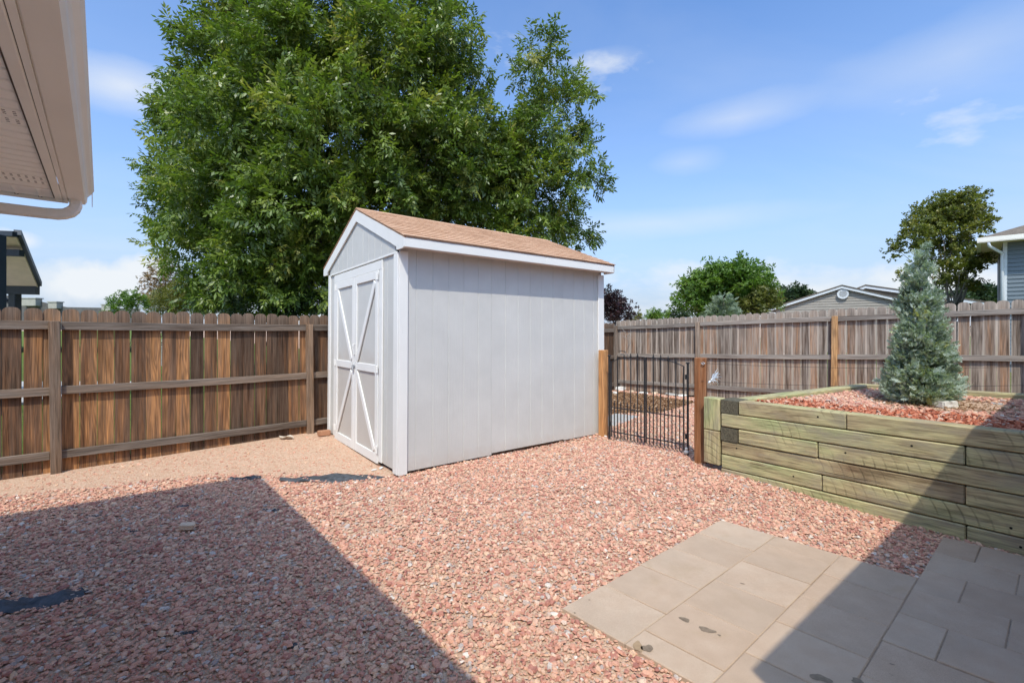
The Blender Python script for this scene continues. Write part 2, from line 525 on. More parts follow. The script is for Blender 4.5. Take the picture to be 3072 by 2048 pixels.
def shingle_mat(name, a, b_, c, attr=False):
    m, nt, b = new_mat(name, 0.95, 0.1)
    tc, v, rnd = obj_vec(nt)
    g = noise(nt, v, 260.0, 2, 0.7)
    s = noise(nt, scaled(nt, v, (6, 6, 6)), 1.0, 4, 0.6)
    t = math_(nt, 'ADD', math_(nt, 'MULTIPLY', s, 0.8), math_(nt, 'MULTIPLY', rnd, 0.25))
    col = ramp(nt, t, [(0.25, a), (0.5, b_), (0.75, c)])
    col = mixc(nt, 1.0, col, ramp(nt, g, [(0.3, 0.6), (0.6, 1.1), (0.8, 1.3)]), 'MULTIPLY')
    setc(nt, b, col)
    bump(nt, b, g, 0.6, 0.003)
    return m


mat['shingle'] = shingle_mat('shingle', (0.44, 0.255, 0.155), (0.54, 0.325, 0.205), (0.63, 0.400, 0.265))
mat['shingle_grey'] = shingle_mat('shingle_grey', (0.085, 0.080, 0.078), (0.125, 0.118, 0.112), (0.17, 0.16, 0.15))
mat['shingle_brown'] = shingle_mat('shingle_brown', (0.095, 0.078, 0.062), (0.140, 0.115, 0.092), (0.20, 0.165, 0.13))


def ground_mat():
    m, nt, b = new_mat('dirt', 0.95, 0.1)
    tc = nd(nt, 'ShaderNodeTexCoord').outputs['Object']
    big = noise(nt, tc, 1.1, 5, 0.6)
    med = noise(nt, tc, 14.0, 4, 0.65)
    vor = nd(nt, 'ShaderNodeTexVoronoi', {'Vector': tc, 'Scale': 90.0})
    sepv = nd(nt, 'ShaderNodeSeparateColor', {0: vor.outputs['Color']})
    col = ramp(nt, med, [(0.3, (0.42, 0.255, 0.155)), (0.5, (0.53, 0.345, 0.225)), (0.72, (0.61, 0.43, 0.30))])
    col = mixc(nt, ramp(nt, big, [(0.4, 0.0), (0.65, 0.35)]), col, (0.49, 0.345, 0.245))
    peb = ramp(nt, sepv.outputs[0], [(0.0, (0.30, 0.17, 0.115)), (0.3, (0.50, 0.32, 0.22)), (0.6, (0.54, 0.37, 0.27)), (1.0, (0.62, 0.47, 0.37))])
    col = mixc(nt, 0.5, col, peb)
    setc(nt, b, col)
    bump(nt, b, math_(nt, 'ADD', math_(nt, 'MULTIPLY', vor.outputs['Distance'], -1.0), med), 0.55, 0.008)
    return m


mat['dirt'] = ground_mat()


def chip_mat(name, stops, rough=0.9, bscale=140.0):
    """loose pieces: one tone for each piece"""
    m, nt, b = new_mat(name, rough, 0.2)
    r = nd(nt, 'ShaderNodeAttribute', attribute_name='tone').outputs['Fac']
    tc = nd(nt, 'ShaderNodeTexCoord').outputs['Object']
    n = noise(nt, tc, bscale, 3, 0.6)
    col = mixc(nt, 1.0, ramp(nt, r, stops), ramp(nt, n, [(0.25, 0.78), (0.6, 1.05), (0.8, 1.15)]), 'MULTIPLY')
    setc(nt, b, col)
    bump(nt, b, n, 0.35, 0.003)
    return m


GRAVEL = [(0.0, (0.34, 0.140, 0.108)), (0.12, (0.48, 0.218, 0.158)), (0.30, (0.57, 0.288, 0.203)), (0.55, (0.62, 0.345, 0.240)), (0.75, (0.66, 0.398, 0.278)),
          (0.85, (0.68, 0.445, 0.292)), (0.91, (0.64, 0.475, 0.37)), (0.945, (0.36, 0.285, 0.255)), (0.975, (0.50, 0.42, 0.37)), (1.0, (0.75, 0.655, 0.56))]
mat['gravel'] = chip_mat('gravel', GRAVEL)
mat['mulch_red'] = chip_mat('mulch_red', [(0.0, (0.24, 0.065, 0.035)), (0.4, (0.46, 0.140, 0.075)), (0.75, (0.56, 0.215, 0.125)), (0.9, (0.60, 0.33, 0.22)), (1.0, (0.55, 0.42, 0.33))])
mat['mulch_brown'] = chip_mat('mulch_brown', [(0.0, (0.09, 0.042, 0.020)), (0.5, (0.20, 0.105, 0.052)), (0.9, (0.30, 0.18, 0.10)), (1.0, (0.48, 0.36, 0.25))])


def leaf_mat(name, stops, trans=0.35, rough=0.45, spec=0.45):
    m, nt, b = new_mat(name, rough, spec)
    r = nd(nt, 'ShaderNodeAttribute', attribute_name='tone').outputs['Fac']
    col = ramp(nt, r, stops)
    setc(nt, b, col)
    tr = nd(nt, 'ShaderNodeBsdfTranslucent', {'Color': mixc(nt, 1.0, col, (1.5, 1.7, 0.7), 'MULTIPLY')})
    mx = nd(nt, 'ShaderNodeMixShader', {0: trans, 1: b.outputs[0], 2: tr.outputs[0]})
    out = [n for n in nt.nodes if n.type == 'OUTPUT_MATERIAL'][0]
    nt.links.new(mx.outputs[0], out.inputs[0])
    return m


mat['leaf_ash'] = leaf_mat('leaf_ash', [(0.0, (0.060, 0.100, 0.018)), (0.40, (0.115, 0.170, 0.028)), (0.75, (0.200, 0.250, 0.046)), (1.0, (0.31, 0.30, 0.075))], 0.30, 0.40, 0.5)
mat['leaf_green'] = leaf_mat('leaf_green', [(0.0, (0.060, 0.120, 0.018)), (0.5, (0.115, 0.200, 0.030)), (1.0, (0.19, 0.27, 0.05))], 0.32)
mat['leaf_olive'] = leaf_mat('leaf_olive', [(0.0, (0.085, 0.105, 0.022)), (0.5, (0.160, 0.175, 0.036)), (1.0, (0.27, 0.24, 0.055))], 0.32)
mat['leaf_dark'] = leaf_mat('leaf_dark', [(0.0, (0.020, 0.040, 0.016)), (0.5, (0.040, 0.068, 0.026)), (1.0, (0.075, 0.105, 0.036))], 0.2)
mat['leaf_purple'] = leaf_mat('leaf_purple', [(0.0, (0.016, 0.008, 0.010)), (0.6, (0.040, 0.016, 0.020)), (1.0, (0.085, 0.035, 0.035))], 0.15)
mat['leaf_brown'] = leaf_mat('leaf_brown', [(0.0, (0.12, 0.070, 0.036)), (0.5, (0.24, 0.140, 0.070)), (0.85, (0.33, 0.205, 0.105)), (1.0, (0.17, 0.18, 0.07))], 0.3)
mat['leaf_yellow'] = leaf_mat('leaf_yellow', [(0.0, (0.065, 0.080, 0.016)), (0.5, (0.150, 0.155, 0.032)), (1.0, (0.25, 0.225, 0.06))], 0.3)
mat['leaf_blue'] = leaf_mat('leaf_blue', [(0.0, (0.15, 0.19, 0.125)), (0.35, (0.27, 0.325, 0.25)), (0.65, (0.40, 0.46, 0.40)), (0.87, (0.53, 0.58, 0.53)), (0.93, (0.38, 0.40, 0.16)), (1.0, (0.46, 0.44, 0.18))], 0.28, 0.6, 0.2)
mat['leaf_spruce'] = leaf_mat('leaf_spruce', [(0.0, (0.13, 0.165, 0.11)), (0.5, (0.22, 0.27, 0.195)), (1.0, (0.33, 0.38, 0.28))], 0.2, 0.6, 0.2)
mat['bark'] = plain('bark', (0.115, 0.092, 0.074), 0.95, 0.4, 18.0, 0.8, 40.0)
mat['bark_pale'] = plain('bark_pale', (0.24, 0.215, 0.19), 0.95, 0.3, 18.0, 0.6, 40.0)


def lawn_mat():
    m, nt, b = new_mat('lawn', 0.95, 0.1)
    tc = nd(nt, 'ShaderNodeTexCoord').outputs['Object']
    n = noise(nt, tc, 9.0, 6, 0.7)
    n2 = noise(nt, tc, 120.0, 3, 0.7)
    col = ramp(nt, n, [(0.3, (0.075, 0.115, 0.022)), (0.5, (0.125, 0.170, 0.035)), (0.7, (0.20, 0.215, 0.060))])
    setc(nt, b, mixc(nt, 1.0, col, ramp(nt, n2, [(0.3, 0.6), (0.7, 1.25)]), 'MULTIPLY'))
    bump(nt, b, n2, 0.9, 0.03)
    return m


mat['lawn'] = lawn_mat()


def paver_mat():
    m, nt, b = new_mat('paver', 0.9, 0.2)
    tc, v, rnd = obj_vec(nt)
    g = noise(nt, v, 330.0, 2, 0.7)
    s = noise(nt, v, 7.0, 5, 0.6)
    t = math_(nt, 'ADD', math_(nt, 'MULTIPLY', s, 0.75), math_(nt, 'MULTIPLY', rnd, 0.28))
    col = ramp(nt, t, [(0.25, (0.430, 0.308, 0.218)), (0.5, (0.475, 0.346, 0.250)), (0.75, (0.510, 0.386, 0.286))])
    st = noise(nt, scaled(nt, v, (1, 1, 0)), 3.1, 4, 0.6, 0.5)
    col = mixc(nt, ramp(nt, st, [(0.60, 0.0), (0.72, 0.45)]), col, (0.40, 0.285, 0.18))
    dk = noise(nt, scaled(nt, vmath(nt, 'ADD', v, (5.1, 2.2, 0)), (1, 1, 0)), 26.0, 2, 0.5)
    col = mixc(nt, ramp(nt, dk, [(0.74, 0.0), (0.80, 0.3)]), col, (0.14, 0.115, 0.095))
    col = mixc(nt, 1.0, col, ramp(nt, g, [(0.3, 0.80), (0.5, 1.0), (0.75, 1.14)]), 'MULTIPLY')
    pit = nd(nt, 'ShaderNodeTexVoronoi', {'Vector': v, 'Scale': 70.0, 'Randomness': 1.0}).outputs['Distance']
    col = mixc(nt, ramp(nt, pit, [(0.06, 0.45), (0.12, 0.0)]), col, (0.20, 0.15, 0.11))
    bigb = noise(nt, scaled(nt, vmath(nt, 'ADD', v, (2.2, 9.1, 0)), (1, 1, 0)), 1.7, 5, 0.65, 0.6)
    col = mixc(nt, ramp(nt, bigb, [(0.45, 0.0), (0.68, 0.35)]), col, (0.345, 0.27, 0.205))
    setc(nt, b, col)
    bump(nt, b, math_(nt, 'ADD', g, math_(nt, 'MULTIPLY', noise(nt, v, 60.0, 4, 0.6), 0.8)), 0.5, 0.002)
    return m


mat['paver'] = paver_mat()
mat['joint'] = plain('joint', (0.36, 0.275, 0.205), 0.95, 0.3, 60.0, 0.5, 400.0)
mat['damp'] = plain('damp', (0.215, 0.160, 0.112), 0.75, 0.25, 30.0)
mat['damp_tan'] = plain('damp_tan', (0.33, 0.225, 0.135), 0.8, 0.2, 30.0)

# ------------------------------------------------------------------ the yard in plan (metres; camera at 0,0 looking +Y)
def rot2(a):
    return Vector((math.sin(a), math.cos(a), 0))


SHED_A = R(52.6)
D = rot2(SHED_A)                                  # along the long wall of the shed
NN = Vector((D.y, -D.x, 0))                       # out of the long wall, towards the house
C0 = Vector((-1.216, 4.84, 0.0))                  # near corner of the shed
SHED_L, SHED_W = 3.24, 2.55
LF0 = Vector((-5.33, 4.74, 0))                    # left fence runs from here along LFD to the corner post
LFD = Vector((0.740, 0.673, 0)).normalized()
CORNER = Vector((2.75, 12.09, 0))
RFD = Vector((0.689, -0.725, 0)).normalized()     # right fence from the corner towards the house
WALL0 = Vector((2.315, 5.04, 0))                  # left front end of the timber wall
WALLD = Vector((0.607, -0.794, 0)).normalized()
WALLN = Vector((0.794, 0.607, 0)).normalized()    # into the bed
TILT_W = 0.019                                    # the timber courses climb a little towards the house
PA = Vector((1.749, 3.813, 0))                    # far corner of the paved patio
E1 = Vector((-1.463, -1.196, 0)).normalized()
E2 = Vector((0.871, -0.881, 0)).normalized()
PZ = -0.02


def gz(x, y):
    """height of the ground: falls a little to the far corner and to the patio"""
    t = max(0.0, min(1.0, (y - 6.5) / 5.5))
    z = -0.10 * t * t
    s = max(0.0, min(1.0, (x - 1.9) / 1.6)) * max(0.0, min(1.0, (5.0 - y) / 1.6))
    q = max(0.0, min(1.0, (x + 0.4) / 0.8)) * max(0.0, min(1.0, (4.5 - y) / 0.7))
    return z - 0.05 * s - 0.035 * q * (1 - s)


def wavy(x, y):
    return 0.008 * math.sin(1.7 * x + 0.6 * y) * math.sin(1.1 * y - 0.7 * x + 1.0)


# ground: one sheet to the horizon, finer in the yard
def axis_steps(lo, hi, step, far):
    a = list(np.arange(lo, hi + 1e-6, step))
    k, d = hi, step
    while k < far:
        d *= 1.6
        k += d
        a.append(k)
    k, d = lo, step
    while k > -far:
        d *= 1.6
        k -= d
        a.insert(0, k)
    return a


gxs, gys = axis_steps(-8, 10, 0.3, 1500), axis_steps(-2, 14, 0.3, 1500)
gv = [(x, y, gz(x, y) + (wavy(x, y) if abs(x) < 12 and -3 < y < 14 else 0) - 0.012) for y in gys for x in gxs]
W_ = len(gxs)
gf = [(j * W_ + i, j * W_ + i + 1, (j + 1) * W_ + i + 1, (j + 1) * W_ + i) for j in range(len(gys) - 1) for i in range(W_ - 1)]
ground = MB().add(gv, gf).build('ground', mat['dirt'])
tag(ground, kind='structure')

# the neighbours' grass beyond both fences
out_l = Vector((-LFD.y, LFD.x, 0))
out_r = Vector((-RFD.y, RFD.x, 0))
lawn_bm = MB()
a0 = LF0 - LFD * 60 + out_l * 0.12
a1 = CORNER + out_l * 0.15 + out_r * 0.15
a2 = CORNER + RFD * 60 + out_r * 0.12
n_l = 30
for k in range(n_l):
    p, q = a0.lerp(a1, k / n_l), a0.lerp(a1, (k + 1) / n_l)
    for (w0, w1) in ((0, 8), (8, 200)):
        lawn_bm.add([p + out_l * w0 + Vector((0, 0, 0.03 - 0.0015 * w0)), q + out_l * w0 + Vector((0, 0, 0.03 - 0.0015 * w0)),
                     q + out_l * w1 + Vector((0, 0, 0.03 - 0.0015 * w0)), p + out_l * w1 + Vector((0, 0, 0.03 - 0.0015 * w0))], [(0, 1, 2, 3)])
lawn = lawn_bm.build('lawn', mat['lawn'])
tag(lawn, kind='structure')
lb = MB().add([a1 + Vector((0, 0, .012)), a2 + Vector((0, 0, .20)), a2 + out_r * 90 + Vector((0, 0, .2)), a1 + out_r * 90 + Vector((0, 0, .012))], [(0, 1, 2, 3)])
tag(lb.build('lawn', mat['lawn']), kind='structure')

# ------------------------------------------------------------------ the house the camera stands beside
G0 = Vector((-2.893, 3.145, 0))
GD = Vector((0.6705, -0.742, 0)).normalized()     # along the gutter, towards the camera
GI = Vector((-0.742, -0.6705, 0)).normalized()    # in under the roof
ZG = 2.43
house = empty('house', (G0 + GD * 4 + GI * 3))
house_inv = Matrix.Translation(-(G0 + GD * 4 + GI * 3))


def H(a, b, z):
    return G0 + GD * a + GI * b + Vector((0, 0, z))


def hb(mb, name, m, parent=None, smooth=False):
    """child of the house: meshes are written in world space, so move them into its frame"""
    mb.v = [tuple(house_inv @ Vector(p)) for p in mb.v]
    return mb.build(name, m, parent or house, smooth)


# K-style gutter: profile in (b, z), run along a
gprof = [(0.0, ZG + .105), (-0.004, ZG + .098), (0.006, ZG + .080), (0.022, ZG + .066), (0.030, ZG + .050), (0.032, ZG + .018), (0.042, ZG),
         (0.118, ZG), (0.124, ZG + .004), (0.124, ZG + .11), (0.119, ZG + .11), (0.119, ZG + .008), (0.046, ZG + .006), (0.037, ZG + .05),
         (0.028, ZG + .07), (0.008, ZG + .095)]
gut = MB().prism(gprof, H(0, 0, 0), GI, (0, 0, 1), GD * 6.5)
gutter = hb(gut, 'gutter', mat['gutter_beige'])
cap = MB().prism([(-0.004, ZG + .105), (0.006, ZG + .078), (0.030, ZG + .050), (0.032, ZG + .018), (0.042, ZG - .002), (0.124, ZG - .002), (0.124, ZG + .11)],
                 H(-0.004, 0, 0), GI, (0, 0, 1), GD * 0.003)
hb(cap, 'end_cap', mat['gutter_beige'], gutter)
# drip flap of the roof edge poking past the gutter end
flap = MB().prism([(0.0, 0.0), (0.05, 0.03), (0.055, 0.012), (0.10, 0.035), (0.12, 0.11), (0.0, 0.11)], H(-0.002, 0.005, ZG - 0.012), -GD, (0, 0, 1), GI * 0.004)
hb(flap, 'drip_edge', mat['gutter_beige'])
# fascia behind the gutter, J trim, soffit
hb(MB().box(H(3.26, 0.135, ZG + .07), (6.5, 0.02, 0.145), Matrix((GD, GI, Vector((0, 0, 1)))).transposed()), 'fascia', mat['eave_beige'])
rotH = Matrix((GD, GI, Vector((0, 0, 1)))).transposed()
hb(MB().box(H(3.25, 0.166, ZG + 0.001), (6.42, 0.036, 0.012), rotH, 0.004), 'soffit_trim', mat['eave_beige'])
hb(MB().box(H(3.27, 0.187, ZG + 0.008), (6.40, 0.006, 0.012), rotH), 'gap_shade_strip', mat['eave_dark'])  # solid dark strip, its colour stands in for shade in the gap
# ribbed soffit: one strip for each rib, running in from the gutter; every few strips one is perforated
SOFZ = ZG + 0.008
a = 0.30
k = 0
rib_me, vent_me = None, None
hole = MB()
while a < 6.4:
    w = 0.098
    o = MB().prism([(0, 0.012), (0.008, 0.0), (w - 0.016, 0.0), (w - 0.008, 0.012), (w, 0.012), (w, 0.017), (0, 0.017)], H(a, 0.19, SOFZ), GD, (0, 0, 1), GI * 0.47)
    strip = hb(o, 'soffit_panel', mat['soffit_cream'])
    if k in (1, 2, 12, 13, 20, 21):
        hm = MB()
        for row in (0.022, 0.042, 0.062):
            for j in range(15):
                hm.box(H(a + row + 0.004, 0.215 + j * 0.029, SOFZ - 0.0006), (0.004, 0.010, 0.0012), rotH)
        hb(hm, 'vent_slots', mat['eave_dark'], strip)['kind'] = 'stuff'
    a += w
    k += 1
# boxed return at the gable end: three wide ribs, fascia, dark rib ends
for j in range(4):
    o = MB().prism([(0, 0.004), (0.014, -0.003), (0.024, 0.004), (0.104, 0.004), (0.104, 0.010), (0, 0.010)], H(0.03, 0.135 + j * 0.105, SOFZ), GI, (0, 0, 1), GD * 0.255)
    st = hb(o, 'soffit_panel', mat['soffit_cream'])
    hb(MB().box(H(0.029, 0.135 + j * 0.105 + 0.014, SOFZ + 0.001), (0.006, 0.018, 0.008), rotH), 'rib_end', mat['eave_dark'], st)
hb(MB().box(H(0.292, 0.36, SOFZ + 0.002), (0.014, 0.46, 0.012), rotH, 0.003), 'soffit_trim', mat['eave_beige'])
hb(MB().box(H(0.012, 0.40, ZG + .05), (0.022, 0.55, 0.12), rotH, 0.003), 'fascia', mat['eave_beige'])
# downspout: out of the gutter end, elbow, then level back to the wall
ds = [H(0.075, 0.085, ZG + .02), H(0.075, 0.085, ZG - .03), H(0.072, 0.092, ZG - .055), H(0.066, 0.110, ZG - .076), H(0.058, 0.140, ZG - .092), H(0.050, 0.175, ZG - .098),
      H(0.048, 0.22, ZG - .099)]
el = MB()
ring = []
for i, p in enumerate(ds):
    t = (ds[min(i + 1, len(ds) - 1)] - ds[max(0, i - 1)]).normalized()
    side = GD
    upv = t.cross(side).normalized()
    s_ = 1.0 + (0.03 if i % 2 else 0.0)
    ring.append([p + side * sx * 0.042 * s_ + upv * sy * 0.030 * s_ for sx, sy in ((-1, -.7), (-.8, -1), (.8, -1), (1, -.7), (1, .7), (.8, 1), (-.8, 1), (-1, .7))])
for i in range(len(ring) - 1):
    el.add(ring[i] + ring[i + 1], [(k, (k + 1) % 8, 8 + (k + 1) % 8, 8 + k) for k in range(8)])
elbow = hb(el, 'downspout_elbow', mat['gutter_beige'])
pipe = MB().prism([(-.040, -.022), (-.032, -.029), (.032, -.029), (.040, -.022), (.040, .022), (.032, .029), (-.032, .029), (-.040, .022)],
                  H(0.048, 0.215, ZG - .099), GD, (0, 0, 1), GI * 0.55)
hb(pipe, 'downspout', mat['gutter_beige'])
for sx in (-1, 1):
    hb(MB().box(H(0.048 + sx * 0.022, 0.49, ZG - .130), (0.004, 0.54, 0.003), rotH), 'downspout_rib', mat['eave_beige'])
# roof: gable slab rising in from the eave, walls well inside
ROOF_S = 0.25
for (b0, b1, s0) in ((0.05, 5.0, 1), (5.0, 9.95, -1)):
    z0 = ZG + .125
    zr = z0 + ROOF_S * 4.95
    za, zb = (z0, zr) if s0 > 0 else (zr, z0)
    o = MB().add([H(0.0, b0, za), H(9, b0, za), H(9, b1, zb), H(0.0, b1, zb), H(0.0, b0, za + .05), H(9, b0, za + .05), H(9, b1, zb + .05), H(0.0, b1, zb + .05)],
                 [(0, 1, 2, 3), (4, 7, 6, 5), (0, 4, 5, 1), (1, 5, 6, 2), (2, 6, 7, 3), (3, 7, 4, 0)])
    hb(o, 'roof', mat['shingle_brown'])
hb(MB().box(H(4.75, 5.0, 1.2), (8.4, 8.6, 2.5), rotH), 'wall', mat['eave_beige'])
# second wing with its eave on the sunny side of the patio, out of the picture
A2 = Vector((0.95, 0.445, 0))
ED = Vector((0.79, 0.612, 0)).normalized()
EN = Vector((0.607, -0.794, 0)).normalized()
rotE = Matrix((ED, EN, Vector((0, 0, 1)))).transposed()


def E(a, b, z):
    return A2 + ED * a + EN * b + Vector((0, 0, z))


hb(MB().add([E(0.02, 0.03, 2.44), E(12, 0.03, 2.44), E(12, 3.0, 3.18), E(0.02, 3.0, 3.18), E(0.02, 0.03, 2.50), E(12, 0.03, 2.50), E(12, 3.0, 3.24), E(0.02, 3.0, 3.24)],
            [(0, 1, 2, 3), (4, 7, 6, 5), (0, 4, 5, 1), (1, 5, 6, 2), (2, 6, 7, 3), (3, 7, 4, 0)]), 'roof', mat['shingle_brown'])
hb(MB().prism([(0, 2.47), (0.03, 2.40), (0.10, 2.38), (0.12, 2.48)], A2, EN, (0, 0, 1), ED * 12), 'gutter', mat['gutter_beige'])
hb(MB().box(E(6.3, 3.2, 1.2), (11.4, 4.8, 2.6), rotE), 'wall', mat['eave_beige'])
tag(house, 'beige house eave with gutter, soffit and downspout elbow, beside the gravel yard', 'house')


# ------------------------------------------------------------------ board fences
def board_mesh(name, w, h, m, ear=0.052, th=0.017):
    prof = [(-w / 2, 0), (w / 2, 0), (w / 2, h - ear)]
    for k in range(1, 4):
        t = k / 3 * PI / 2
        prof.append((w / 2 - ear * 1.05 * (1 - math.cos(t)), h - ear + ear * math.sin(t)))
    prof += [(-x, z) for (x, z) in prof[:2:-1]] + [(-w / 2, h - ear)]
    return MB().prism(prof, (0, th / 2, 0), (1, 0, 0), (0, 0, 1), (0, -th, 0)).mesh(name, m)


def fence(p0, d, length, ztop, slope, posts, h, bmat, rmat, pmat, label, facing, pitch, seed, gap=0.0045, front=0.0, label_cat='fence', post_mats=None):
    """vertical dog-eared boards; rails and posts on the side that faces the yard.
    facing = unit vector towards the yard"""
    rr = random.Random(seed)
    rz = math.atan2(d.y, d.x)
    root = empty('board_fence', p0 + Vector((0, 0, ztop - h)), rz)
    sy = 1.0 if Vector((-math.sin(rz), math.cos(rz), 0)).dot(facing) > 0 else -1.0
    meshes = [board_mesh('board', pitch - gap - x, h, bmat) for x in (0.0, 0.002, 0.004)]
    x = 0.0
    while x < length:
        me = rr.choice(meshes)
        inst('board', me, root, (x + pitch / 2, -sy * 0.03 + rr.uniform(-.003, .003), slope * x + rr.uniform(-.010, .010)),
             (rr.uniform(-.004, .004), rr.uniform(-.0045, .0045), rr.uniform(-.02, .02)))
        x += pitch
    cuts = [0.0] + [p for p in posts if 0 < p < length] + [length]
    for zz, hh in ((h - 0.185, 0.092), (h - 0.90, 0.089), (h - 1.60, 0.089)):
        for a_, b_ in zip(cuts[:-1], cuts[1:]):
            L = b_ - a_
            g = 0.046
            n = 6
            sag = rr.uniform(-0.012, 0.006)
            mb = MB()
            # rails are slightly bowed two-by-fours
            prev = None
            vs, fs = [], []
            for i in range(n + 1):
                t = i / n
                xx = -L / 2 + g + (L - 2 * g) * t
                zb = 4 * sag * t * (1 - t) + slope * xx
                for yy, z2 in ((-.019, -hh / 2 + .003), (-.016, -hh / 2), (.016, -hh / 2), (.019, -hh / 2 + .003), (.019, hh / 2 - .003), (.016, hh / 2), (-.016, hh / 2), (-.019, hh / 2 - .003)):
                    vs.append((xx, yy, zb + z2))
            for i in range(n):
                for q in range(8):
                    q2 = (q + 1) % 8
                    fs.append((i * 8 + q, i * 8 + q2, (i + 1) * 8 + q2, (i + 1) * 8 + q))
            fs += [tuple(range(8))[::-1], tuple(range(n * 8, n * 8 + 8))]
            o = mb.add(vs, fs).build('rail', rmat, root)
            o.location = ((a_ + b_) / 2, sy * 0.006, zz + slope * (a_ + b_) / 2 + rr.uniform(-.008, .008))
    for i, p in enumerate(posts):
        hp = h - 0.135 + 0.25
        po = MB().box((0, 0, 0), (0.092, 0.092, hp), None, 0.005).build('post', (post_mats or {}).get(i, pmat), root)
        po.location = (p, sy * 0.022, slope * p + hp / 2 - 0.25)
        po.rotation_euler = (rr.uniform(-.006, .006), rr.uniform(-.012, .012), rr.uniform(-.05, .05))
    tag(root, label, label_cat)
    return root


face_l = Vector((LFD.y, -LFD.x, 0))
lf_start = LF0 - LFD * 2.5
lf_len = (CORNER - lf_start).length - 0.05
ps = [2.5 + 0.407, 2.5 + 3.096]
while ps[-1] + 2.6 < lf_len:
    ps.append(ps[-1] + 2.6)
fence(lf_start, LFD, lf_len, 1.82, -0.0115, [0.25] + ps, 1.83, mat['board_brown'], mat['rail_brown'], mat['post_brown'],
      'brown dog-eared board fence with three rails, running behind the white shed', face_l, 0.1475, 3)
face_r = Vector((RFD.y, -RFD.x, 0))
if face_r.dot(-CORNER) < 0:
    face_r = -face_r
fence(CORNER + RFD * 0.0, RFD, 11.0, 1.735, 0.0375, [0.03, 2.24, 4.84, 7.30, 9.7], 1.83, mat['board_grey'], mat['rail_grey'], mat['post_grey'],
      'greyed dog-eared board fence beyond the iron gate and the raised bed', face_r, 0.1475, 5, post_mats={2: mat['post_new']})

# ------------------------------------------------------------------ shed
shed = empty('garden_shed', C0, math.atan2(D.y, D.x))
shed.rotation_euler = (-0.016, 0.012, math.atan2(D.y, D.x))
L_, Wd = SHED_L, SHED_W
WH = 2.44                                          # wall height at the eaves
Z0 = 0.045


def siding(name, x0, x1, zlo, zhi_f, o, ax, nrm, phase=0.0, parent=shed, th=0.012):
    """grooved sheet standing on the line o + ax*x, facing nrm; zhi_f gives its top"""
    o, ax, nrm = Vector(o), Vector(ax), Vector(nrm)
    xs = [(x0, 0)]
    g = math.ceil((x0 - phase + 0.02) / 0.2033)
    while phase + g * 0.2033 < x1 - 0.01:
        c = phase + g * 0.2033
        xs += [(c - 0.0055, 0), (c - 0.003, 1), (c + 0.003, 1), (c + 0.0055, 0)]
        g += 1
    xs.append((x1, 0))
    vs, fs = [], []
    for (x, dp) in xs:
        off = nrm * (0.0 if not dp else -0.0045)
        p = o + ax * x + off
        vs += [p + Vector((0, 0, zlo)), p + Vector((0, 0, zhi_f(x)))]
    n = len(xs)
    for i in range(n - 1):
        fs.append((2 * i, 2 * i + 2, 2 * i + 3, 2 * i + 1))
    b = len(vs)
    e0, e1 = o + ax * x0 - nrm * th, o + ax * x1 - nrm * th
    vs += [e0 + Vector((0, 0, zlo)), e1 + Vector((0, 0, zlo)), e1 + Vector((0, 0, zhi_f(x1))), e0 + Vector((0, 0, zhi_f(x0)))]
    fs += [(0, 1, b + 3, b), (2 * n - 2, b + 1, b + 2, 2 * n - 1)]
    fs.append(tuple([b, b + 1] + [2 * i for i in range(n - 1, -1, -1)]))
    return MB().add(vs, fs).build(name, mat['siding_paint'], parent)


flat_top = lambda x: WH
# long wall (y = 0, facing -y): sheets lap like the photo: each a little lower or higher at the foot
cuts = [0.02, 1.215, 2.435, L_ - 0.02]
for i, (a_, b_) in enumerate(zip(cuts[:-1], cuts[1:])):
    siding('siding_panel', a_ + 0.001, b_ - 0.001, Z0 + (-0.012, 0.010, -0.002)[i], flat_top, (0, -0.001 * (i % 2), 0), (1, 0, 0), (0, -1, 0), 0.0)
# far long wall and back wall, plain sheets
siding('siding_panel', 0.02, L_ - 0.02, Z0, flat_top, (0, Wd, 0), (1, 0, 0), (0, 1, 0), 0.0)
siding('siding_panel', 0.02, Wd - 0.02, Z0, flat_top, (L_, 0, 0), (0, 1, 0), (1, 0, 0), 0.0)
# front wall: sheets either side of the doors and a strip above
DY0, DY1, DZ1 = 0.50, 2.16, 2.255
siding('siding_panel', 0.02, DY0, Z0, lambda x: 2.382, (0, 0, 0), (0, 1, 0), (-1, 0, 0), 0.1)
siding('siding_panel', DY1, Wd - 0.02, Z0, lambda x: 2.382, (0, 0, 0), (0, 1, 0), (-1, 0, 0), 0.1)
siding('siding_panel', DY0 + .001, DY1 - .001, DZ1 - 0.02, lambda x: 2.382, (0.002, 0, 0), (0, 1, 0), (-1, 0, 0), 0.1)
OV, OF = 0.215, 0.030
SL = 0.407
ridge_z = 2.53 + SL * (Wd / 2 + OV)


def under(y, drop=0.0):
    return ridge_z - SL * abs(y - Wd / 2) - drop


gable_f = lambda x: under(x, 0.065)
siding('gable_panel', 0.06, Wd / 2 - 0.0005, 2.402, gable_f, (-0.012, 0, 0), (0, 1, 0), (-1, 0, 0), 0.06)
siding('gable_panel', Wd / 2 + 0.0005, Wd - 0.06, 2.402, gable_f, (-0.012, 0, 0), (0, 1, 0), (-1, 0, 0), 0.06)
siding('gable_panel', 0.02, Wd / 2 - 0.0005, 2.442, gable_f, (L_, 0, 0), (0, 1, 0), (1, 0, 0), 0.06)
siding('gable_panel', Wd / 2 + 0.0005, Wd - 0.02, 2.442, gable_f, (L_, 0, 0), (0, 1, 0), (1, 0, 0), 0.06)
MB().box((-0.010, Wd / 2, 2.390), (0.022, Wd - 0.02, 0.020), None, 0.003).build('flashing', mat['white_trim'], shed)


